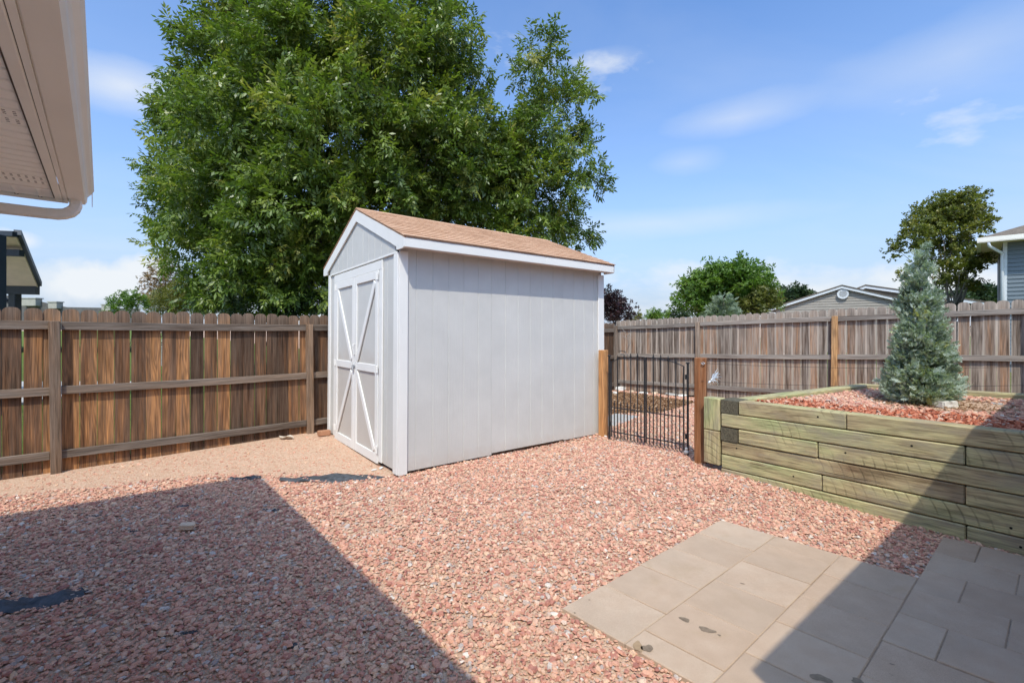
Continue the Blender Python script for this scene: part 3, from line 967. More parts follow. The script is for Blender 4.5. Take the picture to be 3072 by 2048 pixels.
def sbox(name, c, d, m='white_trim', ch=0.004, parent=shed, rot=None):
    o = MB().box((0, 0, 0), d, rot, ch).build(name, mat[m], parent)
    o.location = c
    return o


# corner boards
sbox('corner_board', (-0.010, 0.036, 1.20), (0.020, 0.112, 2.37))
sbox('corner_board', (0.051, -0.011, 1.205), (0.102, 0.020, 2.40))
sbox('corner_board', (-0.010, Wd - 0.040, 1.215), (0.020, 0.100, 2.35))
sbox('corner_board', (L_ - 0.050, -0.011, 1.21), (0.110, 0.020, 2.37))
sbox('corner_board', (L_ + 0.010, 0.030, 1.21), (0.020, 0.10, 2.37))
sbox('corner_board', (L_ + 0.010, Wd - 0.040, 1.21), (0.020, 0.10, 2.37))
# skids and floor under the wall
for y in (0.10, Wd / 2, Wd - 0.10):
    sbox('skid', (L_ / 2, y, 0.03), (L_ - 0.12, 0.09, 0.09), 'post_brown')
sbox('floor_deck', (L_ / 2, Wd / 2, 0.075), (L_ - 0.06, Wd - 0.06, 0.02), 'post_brown')

# double door
def door_leaf(y0, y1, hinge_low):
    yc, w = (y0 + y1) / 2, (y1 - y0)
    root_ = MB().box((0, 0, 0), (0.014, w - 0.004, DZ1 - 0.03)).build('door', mat['siding_paint'], shed)
    root_.location = (-0.006, yc, (DZ1 + 0.03) / 2)
    zc0 = (DZ1 + 0.03) / 2

    def dp(name, y, z, dy, dz, x=-0.016, m='white_trim', ch=0.004, rot=None, dx=0.020):
        return sbox(name, (x, y - yc, z - zc0), (dx, dy, dz), m, ch, root_, rot)
    st = 0.085
    zt, zb_, zm = DZ1 - 0.002, 0.022, 1.105
    for y in (y0 + st / 2, y1 - st / 2):
        dp('stile', y, (zt + zb_) / 2, st, zt - zb_)
    for z, hh in ((zt - 0.05, 0.10), (zm, 0.095), (zb_ + 0.055, 0.11)):
        dp('cross_rail', yc, z, w - 2 * st - 0.002, hh)
    inner = y1 if hinge_low else y0           # meeting edge of the two doors
    outer = y0 if hinge_low else y1
    si = -1 if hinge_low else 1
    pin, pout = inner + si * (st + 0.015), outer - si * (st + 0.015)
    for (za, zb2) in ((zm + 0.075, zt - 0.125), (zm - 0.075, zb_ + 0.135)):
        mb = MB().bar((-0.0145 - 0.006, pin - yc, za - zc0), (-0.0145 - 0.006, pout - yc, zb2 - zc0), 0.075, 0.018, up=(1, 0, 0), ch=0.004)
        mb.build('brace', mat['white_trim'], root_)
    # strap hinges at the outer stile
    for z in (zt - 0.07, zm, zb_ + 0.16):
        h = dp('hinge', outer + (-si) * 0.01 + si * 0.0, z, 0.055, 0.085, -0.029, 'white_trim', 0.002, None, 0.006)
        sbox('hinge_pin', (-0.006, si * 0.0, 0), (0.012, 0.012, 0.09), 'white_trim', 0.004, h)
    return root_


mid = 1.335
dr = door_leaf(DY0 + 0.012, mid - 0.003, True)
dl = door_leaf(mid + 0.003, DY1 - 0.012, False)
# hasp and pull handle at the meeting stile
sbox('hasp', (-0.030, -0.06 + (mid - (DY0 + mid) / 2) + 0.03, 1.10 - (DZ1 + 0.03) / 2), (0.012, 0.10, 0.032), 'galv', 0.003, dr)
hd = MB().tube([(0, 0, -.07), (-.028, 0, -.062), (-.032, 0, 0), (-.028, 0, .062), (0, 0, .07)], 0.006, 6).build('pull_handle', mat['white_trim'], dr, True)
hd.location = (-0.026, (mid - DY0) / 2 - 0.045, 1.32 - (DZ1 + 0.03) / 2)
lk = MB().tube([(-.004, -.018, 0), (-.008, -.018, .02), (-.008, 0, .03), (-.008, .018, .02), (-.004, .018, 0)], 0.004, 6).box((-.006, 0, -.02), (.02, .045, .04), None, .006).build('padlock', mat['galv'], dr)
lk.location = (-0.040, (mid - DY0) / 2 - 0.01, 1.085 - (DZ1 + 0.03) / 2)
# casing round the doors
sbox('door_casing', (-0.012, DY0 - 0.045, 1.16), (0.020, 0.09, 2.22))
sbox('door_casing', (-0.012, DY1 + 0.045, 1.16), (0.020, 0.09, 2.22))
sbox('door_casing', (-0.013, (DY0 + DY1) / 2, DZ1 + 0.055), (0.022, DY1 - DY0 + 0.17, 0.105))
sbox('door_sill', (-0.002, (DY0 + DY1) / 2, 0.008), (0.03, DY1 - DY0, 0.022), 'post_brown')

# roof
rx0, rx1 = -OF - 0.004, L_ + OF
roof = MB()
for sg in (-1, 1):
    ye, yr = Wd / 2 + sg * (Wd / 2 + OV), Wd / 2
    q = [(rx0, ye), (rx1, ye), (rx1, yr), (rx0, yr)]
    roof.add([(x, y, under(y) - 0.004) for x, y in q] + [(x, y, under(y) - 0.022) for x, y in q],
             [(0, 1, 2, 3) if sg < 0 else (3, 2, 1, 0), (7, 6, 5, 4) if sg < 0 else (4, 5, 6, 7), (0, 4, 5, 1), (1, 5, 6, 2), (2, 6, 7, 3), (3, 7, 4, 0)])
roof_o = roof.build('roof', mat['shingle'], shed)
ang = math.atan(SL)
slope_len = (Wd / 2 + OV) / math.cos(ang)
n_course, expo = 13, 0.0
expo = slope_len / n_course
tabw = 0.305


def tab_me(w, name='shingle'):
    mb = MB()
    mb.prism([(-0.004, 0.0005), (-0.004, 0.0120), (expo * 1.2, 0.0032), (expo * 1.2, 0.0005)], (0, 0, 0), (0, 1, 0), (0, 0, 1), (w - 0.007, 0, 0))
    return mb.mesh(name, mat['shingle'])


tabs = {}
rs = random.Random(2)
for ci in range(n_course):
    s0 = ci * expo
    x = rx0 - 0.008 - (tabw / 2 if ci % 2 else 0.0)
    while x < rx1 + 0.006:
        xa, xb = max(x, rx0 - 0.010), min(x + tabw, rx1 + 0.010)
        x += tabw
        w = round(xb - xa, 3)
        if w < 0.02:
            continue
        if w not in tabs:
            tabs[w] = tab_me(w)
        y = -OV - 0.008 + s0 * math.cos(ang)
        o = inst('shingle', tabs[w], roof_o, (xa, y, under(y) + rs.uniform(0, .0012)), (ang, 0, rs.uniform(-.004, .004)))
back = MB()
for ci in range(n_course):
    y = Wd + OV + 0.008 - ci * expo * math.cos(ang)
    rot = Matrix.Rotation(-ang, 3, 'X')
    back.box((L_ / 2, y - expo * .6 * math.cos(ang), under(y - expo * .6 * math.cos(ang)) + 0.002), (rx1 - rx0 + .02, expo * 1.2, 0.006), rot)
back.build('back_courses', mat['shingle'], roof_o)['kind'] = 'stuff'
x = rx0
while x < rx1:
    w = min(0.22, rx1 + .01 - x)
    rc = MB()
    for sg in (-1, 1):
        rc.add([(0, 0, 0.012), (w, 0, 0.010), (w, sg * 0.115, 0.010 - SL * 0.115), (0, sg * 0.115, 0.013 - SL * 0.115),
                (0, 0, 0.005), (w, 0, 0.003), (w, sg * 0.115, 0.003 - SL * 0.115), (0, sg * 0.115, 0.005 - SL * 0.115)],
               [(0, 1, 2, 3) if sg > 0 else (3, 2, 1, 0), (0, 3, 7, 4), (3, 2, 6, 7), (1, 5, 6, 2)])
    o = rc.build('ridge_shingle', mat['shingle'], roof_o)
    o.location = (x, Wd / 2, ridge_z + 0.004)
    x += 0.2
# eave fascia (near and far), soffit boards, barge boards
for sg, m in ((-1, 1), (1, 1)):
    y = Wd / 2 + sg * (Wd / 2 + OV - 0.010)
    for (xa, xb) in ((rx0 + 0.018, 1.92), (1.922, rx1 - 0.002)):
        o = sbox('fascia', ((xa + xb) / 2, y, 2.468), (xb - xa, 0.020, 0.108), 'white_trim_x')
    sbox('soffit', (L_ / 2, Wd / 2 + sg * (Wd / 2 + OV / 2 - 0.010), 2.440), (L_ + 0.02, OV - 0.024, 0.010), 'soffit_paint', 0)
for xx, th in ((rx0 + 0.008, 0.020), (rx1 - 0.010, 0.018)):
    for sg in (-1, 1):
        ye = Wd / 2 + sg * (Wd / 2 + OV)
        bw = 0.135
        mb = MB()
        zt = lambda y: under(y) - 0.020
        p = [(ye, zt(ye)), (Wd / 2, zt(Wd / 2)), (Wd / 2, zt(Wd / 2) - bw / math.cos(ang)), (ye - sg * 0.20, zt(ye - sg * 0.20) - bw / math.cos(ang)),
             (ye - sg * 0.19, 2.408), (ye - sg * 0.03, 2.408), (ye, 2.418)]
        if sg < 0:
            p = p[::-1]
        mb.prism(p, (xx - th / 2, 0, 0), (0, 1, 0), (0, 0, 1), (th, 0, 0))
        mb.build('barge_board', mat['white_trim'], shed)
tag(shed, 'white painted garden shed with double doors and tan shingle roof', 'shed')

# ------------------------------------------------------------------ patio of square pavers
patio = empty('patio', (PA.x, PA.y, PZ))
tag(patio, kind='structure')
PT = 0.045


def paver_mesh(la, lb):
    """la along E1, lb along E2, top at z = 0 with a worn arris"""
    g, c = 0.0022, 0.004
    vs = []
    for (ins, z) in ((g, -PT), (g, -c), (g + c, 0.0)):
        for (a_, b_) in ((ins, ins), (la - ins, ins), (la - ins, lb - ins), (ins, lb - ins)):
            p = E1 * a_ + E2 * b_
            vs.append((p.x, p.y, z))
    fs = [(0, 1, 2, 3), (11, 10, 9, 8)]
    for k in range(4):
        j = (k + 1) % 4
        fs += [(k, 4 + k, 4 + j, j), (4 + k, 8 + k, 8 + j, 4 + j)]
    me = MB().add(vs, [f[::-1] for f in fs]).mesh('paver', mat['paver'])
    return me


pav = {}
rp = random.Random(4)


def put_paver(a_, b_, la, lb):
    key = (round(la, 3), round(lb, 3))
    if key not in pav:
        pav[key] = paver_mesh(*key)
    p = E1 * a_ + E2 * b_
    inst('paver', pav[key], patio, (p.x, p.y, rp.uniform(-.003, .001)), (rp.uniform(-.006, .006), rp.uniform(-.006, .006), rp.uniform(-.004, .004)))


RA, RB = 0.378, 0.413
for cI in range(3):
    a_ = -0.0
    first = RA if cI % 2 == 0 else RA * 0.55
    while a_ < 5 * RA - 0.05:
        la = min(first, 5 * RA - a_)
        put_paver(a_, cI * RB, la, RB)
        a_ += la
        first = RA
A_R0 = -0.895                                     # the second field starts further out, at the timber wall
for rI in range(10):
    b_ = 3 * RB
    w = 0.205 if rI % 2 == 0 else RB
    while b_ < 3 * RB + 2.6:
        put_paver(A_R0 + rI * 0.362, b_, 0.362, w)
        b_ += w
        w = RB


for (a0_, a1_, b0_, b1_) in ((0.003, 5 * RA - .003, .003, 3 * RB), (A_R0 + .003, A_R0 + 3.6, 3 * RB + .0005, 3 * RB + 2.6)):
    q4 = [E1 * a_ + E2 * b_ + Vector((0, 0, -0.0075)) for a_, b_ in ((a0_, b0_), (a0_, b1_), (a1_, b1_), (a1_, b0_))]
    MB().add(q4, [(0, 1, 2, 3)]).build('joint_sand', mat['joint'], patio)


def blob(name, p, rx, ry, m, parent, seed, z=0.0022, n=18, rot=0.0):
    r_ = random.Random(seed)
    ph = [r_.uniform(0, 6.28) for _ in range(4)]
    vs = [(0, 0, z)]
    for k in range(n):
        w = 2 * PI * k / n
        q = 1 + 0.16 * math.sin(2 * w + ph[0]) + 0.13 * math.sin(3 * w + ph[1]) + 0.07 * math.sin(5 * w + ph[2])
        x, y = rx * q * math.cos(w), ry * q * math.sin(w)
        vs.append((x * math.cos(rot) - y * math.sin(rot), x * math.sin(rot) + y * math.cos(rot), z))
    o = MB().add(vs, [(0, 1 + k, 1 + (k + 1) % n) for k in range(n)]).build(name, m, parent)
    o.location = p
    return o


def on_patio(u, v):
    Y = F * (HC - PZ) / (v - VH)
    return Vector(((u - U0) / F * Y - PA.x, Y - PA.y, 0.0))


for i, (u, v, rx, ry, m) in enumerate(((2054, 1858, .026, .020, 'damp'), (2121, 1889, .038, .023, 'damp'), (2158, 1905, .009, .006, 'damp'), (1942, 1944, .028, .026, 'damp'),
                                       (1914, 1938, .022, .04, 'damp_tan'), (2462, 2034, .040, .026, 'damp'), (2572, 2042, .025, .018, 'damp'), (2227, 1750, .012, .006, 'damp'),
                                       (1724, 1838, .006, .005, 'damp'), (1768, 1799, .006, .004, 'damp'), (2676, 1992, .010, .004, 'damp'))):
    blob('stain', on_patio(u, v), rx, ry, mat[m], patio, 40 + i, rot=-0.35)

# ------------------------------------------------------------------ raised bed of landscape timbers
TH, TW = 0.152, 0.150
WTOP = 0.790
bed = empty('timber_planter', WALL0)
RETD = Vector((0.8876, 0.4607, 0)).normalized()
RETL = 2.88
BACKC = WALL0 + RETD * RETL
BACKD = Vector((0.666, -0.746, 0)).normalized()


def wz(p):
    return WTOP + TILT_W * max(0.0, (p - WALL0).dot(WALLD))


def timber(p0, p1, course, side, m='timber', hole_at=None, ends=True):
    """one timber between plan points p0 and p1 (outer face line), `side` = unit vector to its inner side"""
    zt0, zt1 = wz(p0) - course * TH, wz(p1) - course * TH
    a_ = p0 + side * TW / 2 + Vector((0, 0, zt0 - TH / 2))
    b_ = p1 + side * TW / 2 + Vector((0, 0, zt1 - TH / 2))
    x = (b_ - a_)
    L = x.length
    x.normalize()
    y = Vector((0, 0, 1)).cross(x).normalized()
    z = x.cross(y)
    o = MB().box((0, 0, 0), (L - 0.006, TW, TH - 0.009), None, 0.008).build('timber', mat[m], bed)
    o.matrix_local = Matrix.Translation((a_ + b_) / 2 - WALL0) @ Matrix((x, y, z)).transposed().to_4x4()
    for h in (hole_at or []):
        sgn = -1 if y.dot(side) > 0 else 1
        hb_ = MB().tube([(h - L / 2, sgn * (TW / 2 - .004), .02 * math.sin(9 * h)), (h - L / 2, sgn * (TW / 2 + .0006), .02 * math.sin(9 * h))], 0.009, 8)
        hb_.build('bolt_hole', mat['nail_hole'], o)
    return o


WP = lambda t: WALL0 + WALLD * t
END = 0.19
WL = 3.3
rows = [([(END, 1.164), (1.164, WL)], [[0.75], []]),
        ([(0.0, 1.934), (1.934, WL)], [[1.62], [0.5]]),
        ([(END, 0.939), (0.939, WL)], [[], [0.22]]),
        ([(0.0, 1.934), (1.934, WL)], [[0.17], [0.35]]),
        ([(0.0, 0.972), (0.972, WL)], [[0.73], [1.2]]),
        ([(0.0, 1.940), (1.940, WL)], [[0.5], [0.28]]),
        ([(0.0, 1.40), (1.40, WL)], [[], []])]
rt = random.Random(9)
for ci, (segs, holes) in enumerate(rows):
    for (s, hl) in zip(segs, holes):
        jx = WALLN * rt.uniform(-0.006, 0.006)
        timber(WP(s[0]) + jx, WP(s[1]) + jx, ci, WALLN, hole_at=hl)
# return towards the far fence: in two courses its end grain shows in the front face
for ci in range(6):
    st = TW + 0.10 if ci in (0, 2) else TW + 0.10
    off = WALLD * 0.0
    p0 = WALL0 + RETD * st
    sidev = Vector((RETD.y, -RETD.x, 0))
    for (a_, b_) in (((st, 1.50), (1.50, RETL)) if ci % 2 == 0 else ((st, 2.0), (2.0, RETL - TW))):
        o = timber(WALL0 + RETD * a_, WALL0 + RETD * b_, ci, sidev)
        if a_ == st and ci in (0, 2):
            # sawn end facing the yard
            q = WALL0 - WALLN * 0.003
            e = MB().add([Vector((0, 0, 0)), WALLD * (END - 0.006), WALLD * (END - 0.006) + Vector((0, 0, TH - 0.010)), Vector((0, 0, TH - 0.010)),
                          WALLN * 0.26, WALLD * (END - 0.006) + WALLN * 0.26, WALLD * (END - 0.006) + WALLN * 0.26 + Vector((0, 0, TH - 0.010)), WALLN * 0.26 + Vector((0, 0, TH - 0.010))],
                         [(0, 1, 2, 3), (3, 2, 6, 7), (1, 5, 6, 2), (0, 3, 7, 4)]).build('timber_end', mat['timber_end'], bed)
            e.location = Vector((0, 0, wz(WALL0) - (ci + 1) * TH + 0.005)) - WALLN * 0.003
for ci in range(6):
    for (a_, b_) in (((0.0, 1.9), (1.9, 3.4)) if ci % 2 else ((0.0, 2.4), (2.4, 3.4))):
        timber(BACKC + BACKD * a_, BACKC + BACKD * b_, ci, Vector((BACKD.y, -BACKD.x, 0)) if Vector((BACKD.y, -BACKD.x, 0)).dot(WALLN) < 0 else Vector((-BACKD.y, BACKD.x, 0)))
# two short upright blocks between the gate post and the wall
for (z0, z1) in ((0.432, 0.790), (0.05, 0.424)):
    p = WALL0 - WALLD * 0.105 + WALLN * 0.055
    o = MB().box((0, 0, 0), (z1 - z0, 0.14, 0.185), None, 0.008).build('timber_block', mat['timber'], bed)
    o.matrix_local = Matrix.Translation(p - WALL0 + Vector((0, 0, (z0 + z1) / 2))) @ Matrix((Vector((0, 0, 1)), WALLN, WALLD)).transposed().to_4x4()
tag(bed, 'raised garden bed walled with stacked olive-brown landscape timbers', 'planter')

# soil inside the bed
bedpoly = [WALL0 + WALLN * 0.12 + WALLD * 0.05, WALL0 + RETD * (RETL - 0.1) + BACKD * 0.05, BACKC + BACKD * 3.3 - WALLN * 0.08, WP(WL) + WALLN * 0.12]
soil_z = 0.715


def bed_pt(s, t):
    p = bedpoly[0].lerp(bedpoly[3], s).lerp(bedpoly[1].lerp(bedpoly[2], s), t)
    return p


sv, sf = [], []
NS, NT = 24, 20
for j in range(NT + 1):
    for i in range(NS + 1):
        p = bed_pt(i / NS, j / NT)
        sv.append((p.x, p.y, soil_z + TILT_W * 2.0 * i / NS + 0.012 * math.sin(3.1 * p.x + 2 * p.y) + (0.015 if 0.3 < j / NT < 0.8 else 0)))
for j in range(NT):
    for i in range(NS):
        a_ = j * (NS + 1) + i
        sf.append((a_, a_ + 1, a_ + NS + 2, a_ + NS + 1))
tag(MB().add(sv, sf).build('bed_soil', mat['dirt']), kind='structure')


# ------------------------------------------------------------------ loose stone and bark
def in_poly(P, poly):
    x, y = P[:, 0], P[:, 1]
    ins = np.zeros(len(P), bool)
    n = len(poly)
    for i in range(n):
        x1, y1 = poly[i][0], poly[i][1]
        x2, y2 = poly[(i + 1) % n][0], poly[(i + 1) % n][1]
        c = ((y1 > y) != (y2 > y)) & (x < (x2 - x1) * (y - y1) / (y2 - y1 + 1e-12) + x1)
        ins ^= c
    return ins


ICO_V, ICO_F = [], []
_t = (1 + 5 ** 0.5) / 2
for s1 in (-1, 1):
    for s2 in (-1, 1):
        ICO_V += [(0, s1, s2 * _t), (s1, s2 * _t, 0), (s2 * _t, 0, s1)]
ICO_V = np.array(ICO_V, float)
ICO_V /= np.linalg.norm(ICO_V, axis=1)[:, None]
d_ = np.linalg.norm(ICO_V[:, None] - ICO_V[None], axis=2)
for i in range(12):
    for j in range(i + 1, 12):
        for k in range(j + 1, 12):
            if d_[i, j] < 1.2 and d_[j, k] < 1.2 and d_[i, k] < 1.2:
                n = np.cross(ICO_V[j] - ICO_V[i], ICO_V[k] - ICO_V[i])
                ICO_F.append((i, j, k) if n @ ICO_V[i] > 0 else (i, k, j))
ICO_F = np.array(ICO_F)
BOX_V = np.array([(x, y, z) for z in (-1, 1) for y in (-1, 1) for x in (-1, 1)], float)
BOX_F = np.array([(0, 2, 3), (0, 3, 1), (4, 5, 7), (4, 7, 6), (0, 1, 5), (0, 5, 4), (2, 6, 7), (2, 7, 3), (0, 4, 6), (0, 6, 2), (1, 3, 7), (1, 7, 5)])
# angular templates: the ball pulled to random facets
STONES = []
for k in range(14):
    v = ICO_V * rng.uniform(0.62, 1.12, (12, 1))
    v = v + rng.normal(0, 0.07, v.shape)
    v[:, 2] = np.clip(v[:, 2], -0.75, 0.70)
    STONES.append(v)


LENS_F = []
for k in range(6):
    j = (k + 1) % 6
    LENS_F += [(k, j, 6 + j), (k, 6 + j, 6 + k)]
LENS_F += [(6, 7, 8), (6, 8, 9), (6, 9, 10), (6, 10, 11)]
LENS_F = np.array(LENS_F)
LENSES = []
for t in range(24):
    w_ = np.arange(6) * PI / 3 + rng.uniform(-.28, .28, 6)
    r_o = rng.uniform(.80, 1.12, 6)
    r_i = r_o * rng.uniform(.55, .82, 6)
    lo_ = np.stack([np.cos(w_) * r_o, np.sin(w_) * r_o, rng.uniform(-.55, .05, 6)], 1)
    hi_ = np.stack([np.cos(w_) * r_i + rng.normal(0, .07), np.sin(w_) * r_i + rng.normal(0, .07), rng.uniform(.55, .85, 6)], 1)
    LENSES.append(np.concatenate([lo_, hi_]))
BOXES = []
for k in range(24):
    v = BOX_V * 0.72 + rng.uniform(-.34, .34, BOX_V.shape)
    v[4:, :2] *= rng.uniform(.55, .95)
    BOXES.append(v)


def scatter(name, P, z, size, m, flat=0.36, elong=1.35, tilt=0.20, templates=STONES, faces=ICO_F, tone=None):
    """P (n,2) places, z (n) heights, size (n) half lengths"""
    n = len(P)
    T = np.stack(templates)[rng.integers(0, len(templates), n)]          # n,k,3
    el = rng.uniform(0.8, elong, n)
    S = np.stack([size * el, size / np.sqrt(el) * rng.uniform(.75, 1.0, n), size * flat * rng.uniform(.7, 1.3, n)], 1)
    V = T * S[:, None, :]
    a_ = rng.uniform(0, 2 * PI, n)
    tx, ty = rng.normal(0, tilt, n), rng.normal(0, tilt, n)
    cx, sx, cy, sy, ca, sa = np.cos(tx), np.sin(tx), np.cos(ty), np.sin(ty), np.cos(a_), np.sin(a_)
    x, y, zz = V[..., 0].copy(), V[..., 1].copy(), V[..., 2].copy()
    y, zz = y * cx[:, None] - zz * sx[:, None], y * sx[:, None] + zz * cx[:, None]
    x, zz = x * cy[:, None] + zz * sy[:, None], -x * sy[:, None] + zz * cy[:, None]
    x, y = x * ca[:, None] - y * sa[:, None], x * sa[:, None] + y * ca[:, None]
    out = np.stack([x + P[:, 0:1], y + P[:, 1:2], zz + z[:, None]], 2)
    k = out.shape[1]
    fa = (faces[None] + (np.arange(n) * k)[:, None, None]).reshape(-1, 3)
    tn = rng.uniform(0, 1, n) if tone is None else tone
    me = np_mesh(name, out.reshape(-1, 3), fa, m, {'tone': np.repeat(tn, k)})
    o = link(bpy.data.objects.new(name, me))
    o['kind'] = 'stuff'
    return o


def gz_np(x, y):
    t = np.clip((y - 6.5) / 5.5, 0, 1)
    s = np.clip((x - 1.9) / 1.6, 0, 1) * np.clip((5.0 - y) / 1.6, 0, 1)
    q = np.clip((x + 0.4) / 0.8, 0, 1) * np.clip((4.5 - y) / 0.7, 0, 1)
    w = 0.008 * np.sin(1.7 * x + 0.6 * y) * np.sin(1.1 * y - 0.7 * x + 1.0)
    return -0.10 * t * t - 0.05 * s - 0.035 * q * (1 - s) + w - 0.012


def jgrid(x0, x1, y0, y1, step):
    X, Y_ = np.meshgrid(np.arange(x0, x1, step), np.arange(y0, y1, step))
    P = np.stack([X.ravel(), Y_.ravel()], 1)
    return P + rng.uniform(-step * .62, step * .62, P.shape)


xy = lambda p: (p.x, p.y)
shed_poly = [xy(C0 + D * 0.06 + NN * -0.04), xy(C0 + D * (SHED_L - .03) + NN * -0.04), xy(C0 + D * (SHED_L - .03) - NN * SHED_W), xy(C0 + D * 0.06 - NN * SHED_W)]
patio_poly = [xy(PA + (E1 + E2) * .014), xy(PA + E1 * (5 * RA - .014) + E2 * .014), xy(PA + E1 * 5 * RA + E2 * 3 * RB), xy(PA + E2 * 3 * RB + E1 * .014)]
patio2 = [xy(PA + E1 * A_R0 + E2 * 3 * RB), xy(PA + E1 * 3.0 + E2 * 3 * RB), xy(PA + E1 * 3.0 + E2 * 4), xy(PA + E1 * A_R0 + E2 * 4)]
bed_poly = [xy(WALL0 + WALLD * -.2), xy(BACKC), xy(BACKC + BACKD * 3.4), xy(WP(WL))]
yard = [xy(LF0 - LFD * 2.5 + face_l * .06), xy(CORNER + face_l * 0.05), xy(CORNER + RFD * 9 + face_r * 0.05), (6.5, 2.5), (3.0, 0.6), (0.9, 0.7), (-0.4, 0.7), (-3.2, 0.9), (-8.5, 1.2)]
sand_line = [(-7.5, 2.9), (-4.70, 4.176), (-4.01, 4.43), (-3.373, 4.74), (-2.66, 4.80), (-1.37, 4.72), (-1.1, 4.9)]
dirt_patch = [(1.5, 8.25), (2.75, 8.45), (3.95, 9.75), (3.1, 11.1), (2.5, 11.6), (1.2, 10.9)]


def sand_edge(x):
    return np.interp(x, [p[0] for p in sand_line], [p[1] for p in sand_line])


# torn landscape fabric showing through (plan centre, half length, half width, heading, heave)
def gp(u, v, z=0.0):
    Y = F * (HC - z) / (v - VH)
    return ((u - U0) / F * Y, Y)


FAB = [(gp(1000, 1434), 0.52, 0.105, 0.03, 21), (gp(735, 1431), 0.16, 0.055, 0.10, 22), (gp(118, 1800), 0.215, 0.085, 0.25, 23), (gp(18, 1776), 0.060, 0.012, -0.1, 24),
       (gp(548, 1516), 0.045, 0.022, 0.4, 25), (gp(812, 1527), 0.075, 0.022, 0.0, 26), (gp(400, 1592), 0.025, 0.014, 0.2, 27), (gp(570, 1900), 0.035, 0.010, 0.2, 28),
       (gp(885, 1937), 0.030, 0.014, -0.4, 29), (gp(285, 1548), 0.05, 0.012, 0.3, 30)]


def keep_gravel(P):
    k = in_poly(P, yard)
    for pl_ in (shed_poly, patio_poly, patio2, bed_poly, dirt_patch):
        k &= ~in_poly(P, pl_)
    for (c, a_, b_, h, sd) in FAB:
        dx, dy = P[:, 0] - c[0], P[:, 1] - c[1]
        u_ = (dx * math.cos(h) + dy * math.sin(h)) / (a_ * 0.94)
        v_ = (-dx * math.sin(h) + dy * math.cos(h)) / (b_ * 0.86)
        k &= (u_ ** 2 + v_ ** 2 + 0.35 * np.sin(9 * u_ + 3 * v_)) > 0.55
    return k


def thin(P):
    """no stones in the trodden sandy strip along the fence; a ragged edge"""
    d = P[:, 1] - sand_edge(P[:, 0])
    right = P[:, 0] > -0.9
    prob = np.clip(1.0 - (d + 0.06) / 0.28, 0.0, 1.0)
    return right | (rng.uniform(0, 1, len(P)) < prob)


near = jgrid(-6.8, 5.2, 0.6, 6.3, 0.0190)
# only where the yard can be seen from the patio side
near = near[(near[:, 0] > -1.28 * near[:, 1] - 0.5) & (near[:, 0] < 1.3 * near[:, 1] + 0.4) & (near[:, 1] > 1.15)]
near = near[keep_gravel(near)]
near = near[thin(near)]
# bare, finer places in the gravel
bare = np.sin(1.9 * near[:, 0] + 0.7) * np.sin(1.3 * near[:, 1] + 0.4 * near[:, 0]) > 0.78
near = near[~(bare & (rng.uniform(0, 1, len(near)) < 0.35))]
sz = rng.gamma(4.0, 0.0106 / 4.0, len(near)).clip(0.004, 0.027)
scatter('gravel', near, gz_np(near[:, 0], near[:, 1]) + 0.003 + rng.uniform(0, .011, len(near)), sz, mat['gravel'], 0.46, 1.45, 0.24, LENSES, LENS_F)
far = jgrid(0.2, 5.5, 6.3, 12.5, 0.040)
far = far[keep_gravel(far)]
scatter('gravel', far, gz_np(far[:, 0], far[:, 1]) + 0.007 + rng.uniform(0, .012, len(far)), rng.uniform(.010, .024, len(far)), mat['gravel'], 0.46, 1.45, .24, LENSES, LENS_F)
# grit in the sandy strip
grit = jgrid(-6.6, -0.9, 3.0, 8.0, 0.034)
grit = grit[in_poly(grit, yard) & ~in_poly(grit, shed_poly)]
grit = grit[(grit[:, 1] > sand_edge(grit[:, 0]) - 0.25) & (rng.uniform(0, 1, len(grit)) < 0.75)]
gs = rng.gamma(3.0, 0.0020, len(grit)).clip(0.002, 0.020)
scatter('grit', grit, gz_np(grit[:, 0], grit[:, 1]) + gs * 0.25, gs, mat['gravel'], templates=[BOX_V * 0.75], faces=BOX_F, tone=rng.uniform(0.25, 0.9, len(grit)))
# brown bark and earth behind the gate
bk = jgrid(1.0, 4.2, 8.0, 11.8, 0.037)
bk = bk[in_poly(bk, dirt_patch)]
scatter('bark_mulch', bk, gz_np(bk[:, 0], bk[:, 1]) + 0.012 + rng.uniform(0, .02, len(bk)), rng.uniform(.010, .028, len(bk)), mat['mulch_brown'], 0.25, 2.2, 0.4, [BOX_V * 0.7], BOX_F)
# the raised bed: red bark in front, stone behind, bare earth round the shrub
SHRUB = Vector((4.58, 5.10, soil_z))
bp = jgrid(2.0, 7.6, 2.2, 7.0, 0.0255)
bp = bp[in_poly(bp, [xy(p) for p in bedpoly])]
relx = (bp[:, 0] - WALL0.x) * WALLD.x + (bp[:, 1] - WALL0.y) * WALLD.y
rely = (bp[:, 0] - WALL0.x) * WALLN.x + (bp[:, 1] - WALL0.y) * WALLN.y
edge_ = 0.72 + 0.17 * relx + 0.05 * np.sin(5 * relx) + rng.normal(0, .03, len(bp))
zs = soil_z + TILT_W * np.clip(relx, 0, 9) * 0.6 + 0.010
dsh = np.hypot((bp[:, 0] - SHRUB.x - 0.1), (bp[:, 1] - SHRUB.y + 0.10)) + rng.normal(0, .08, len(bp))
isb = rely < edge_
m1 = isb
scatter('bark_mulch', bp[m1], zs[m1] + rng.uniform(0, .03, m1.sum()), rng.uniform(.012, .034, m1.sum()), mat['mulch_red'], 0.25, 2.4, 0.45, [BOX_V * 0.62], BOX_F)
m2 = (~isb) & (dsh > 0.62) & (rng.uniform(0, 1, len(bp)) < 0.75)
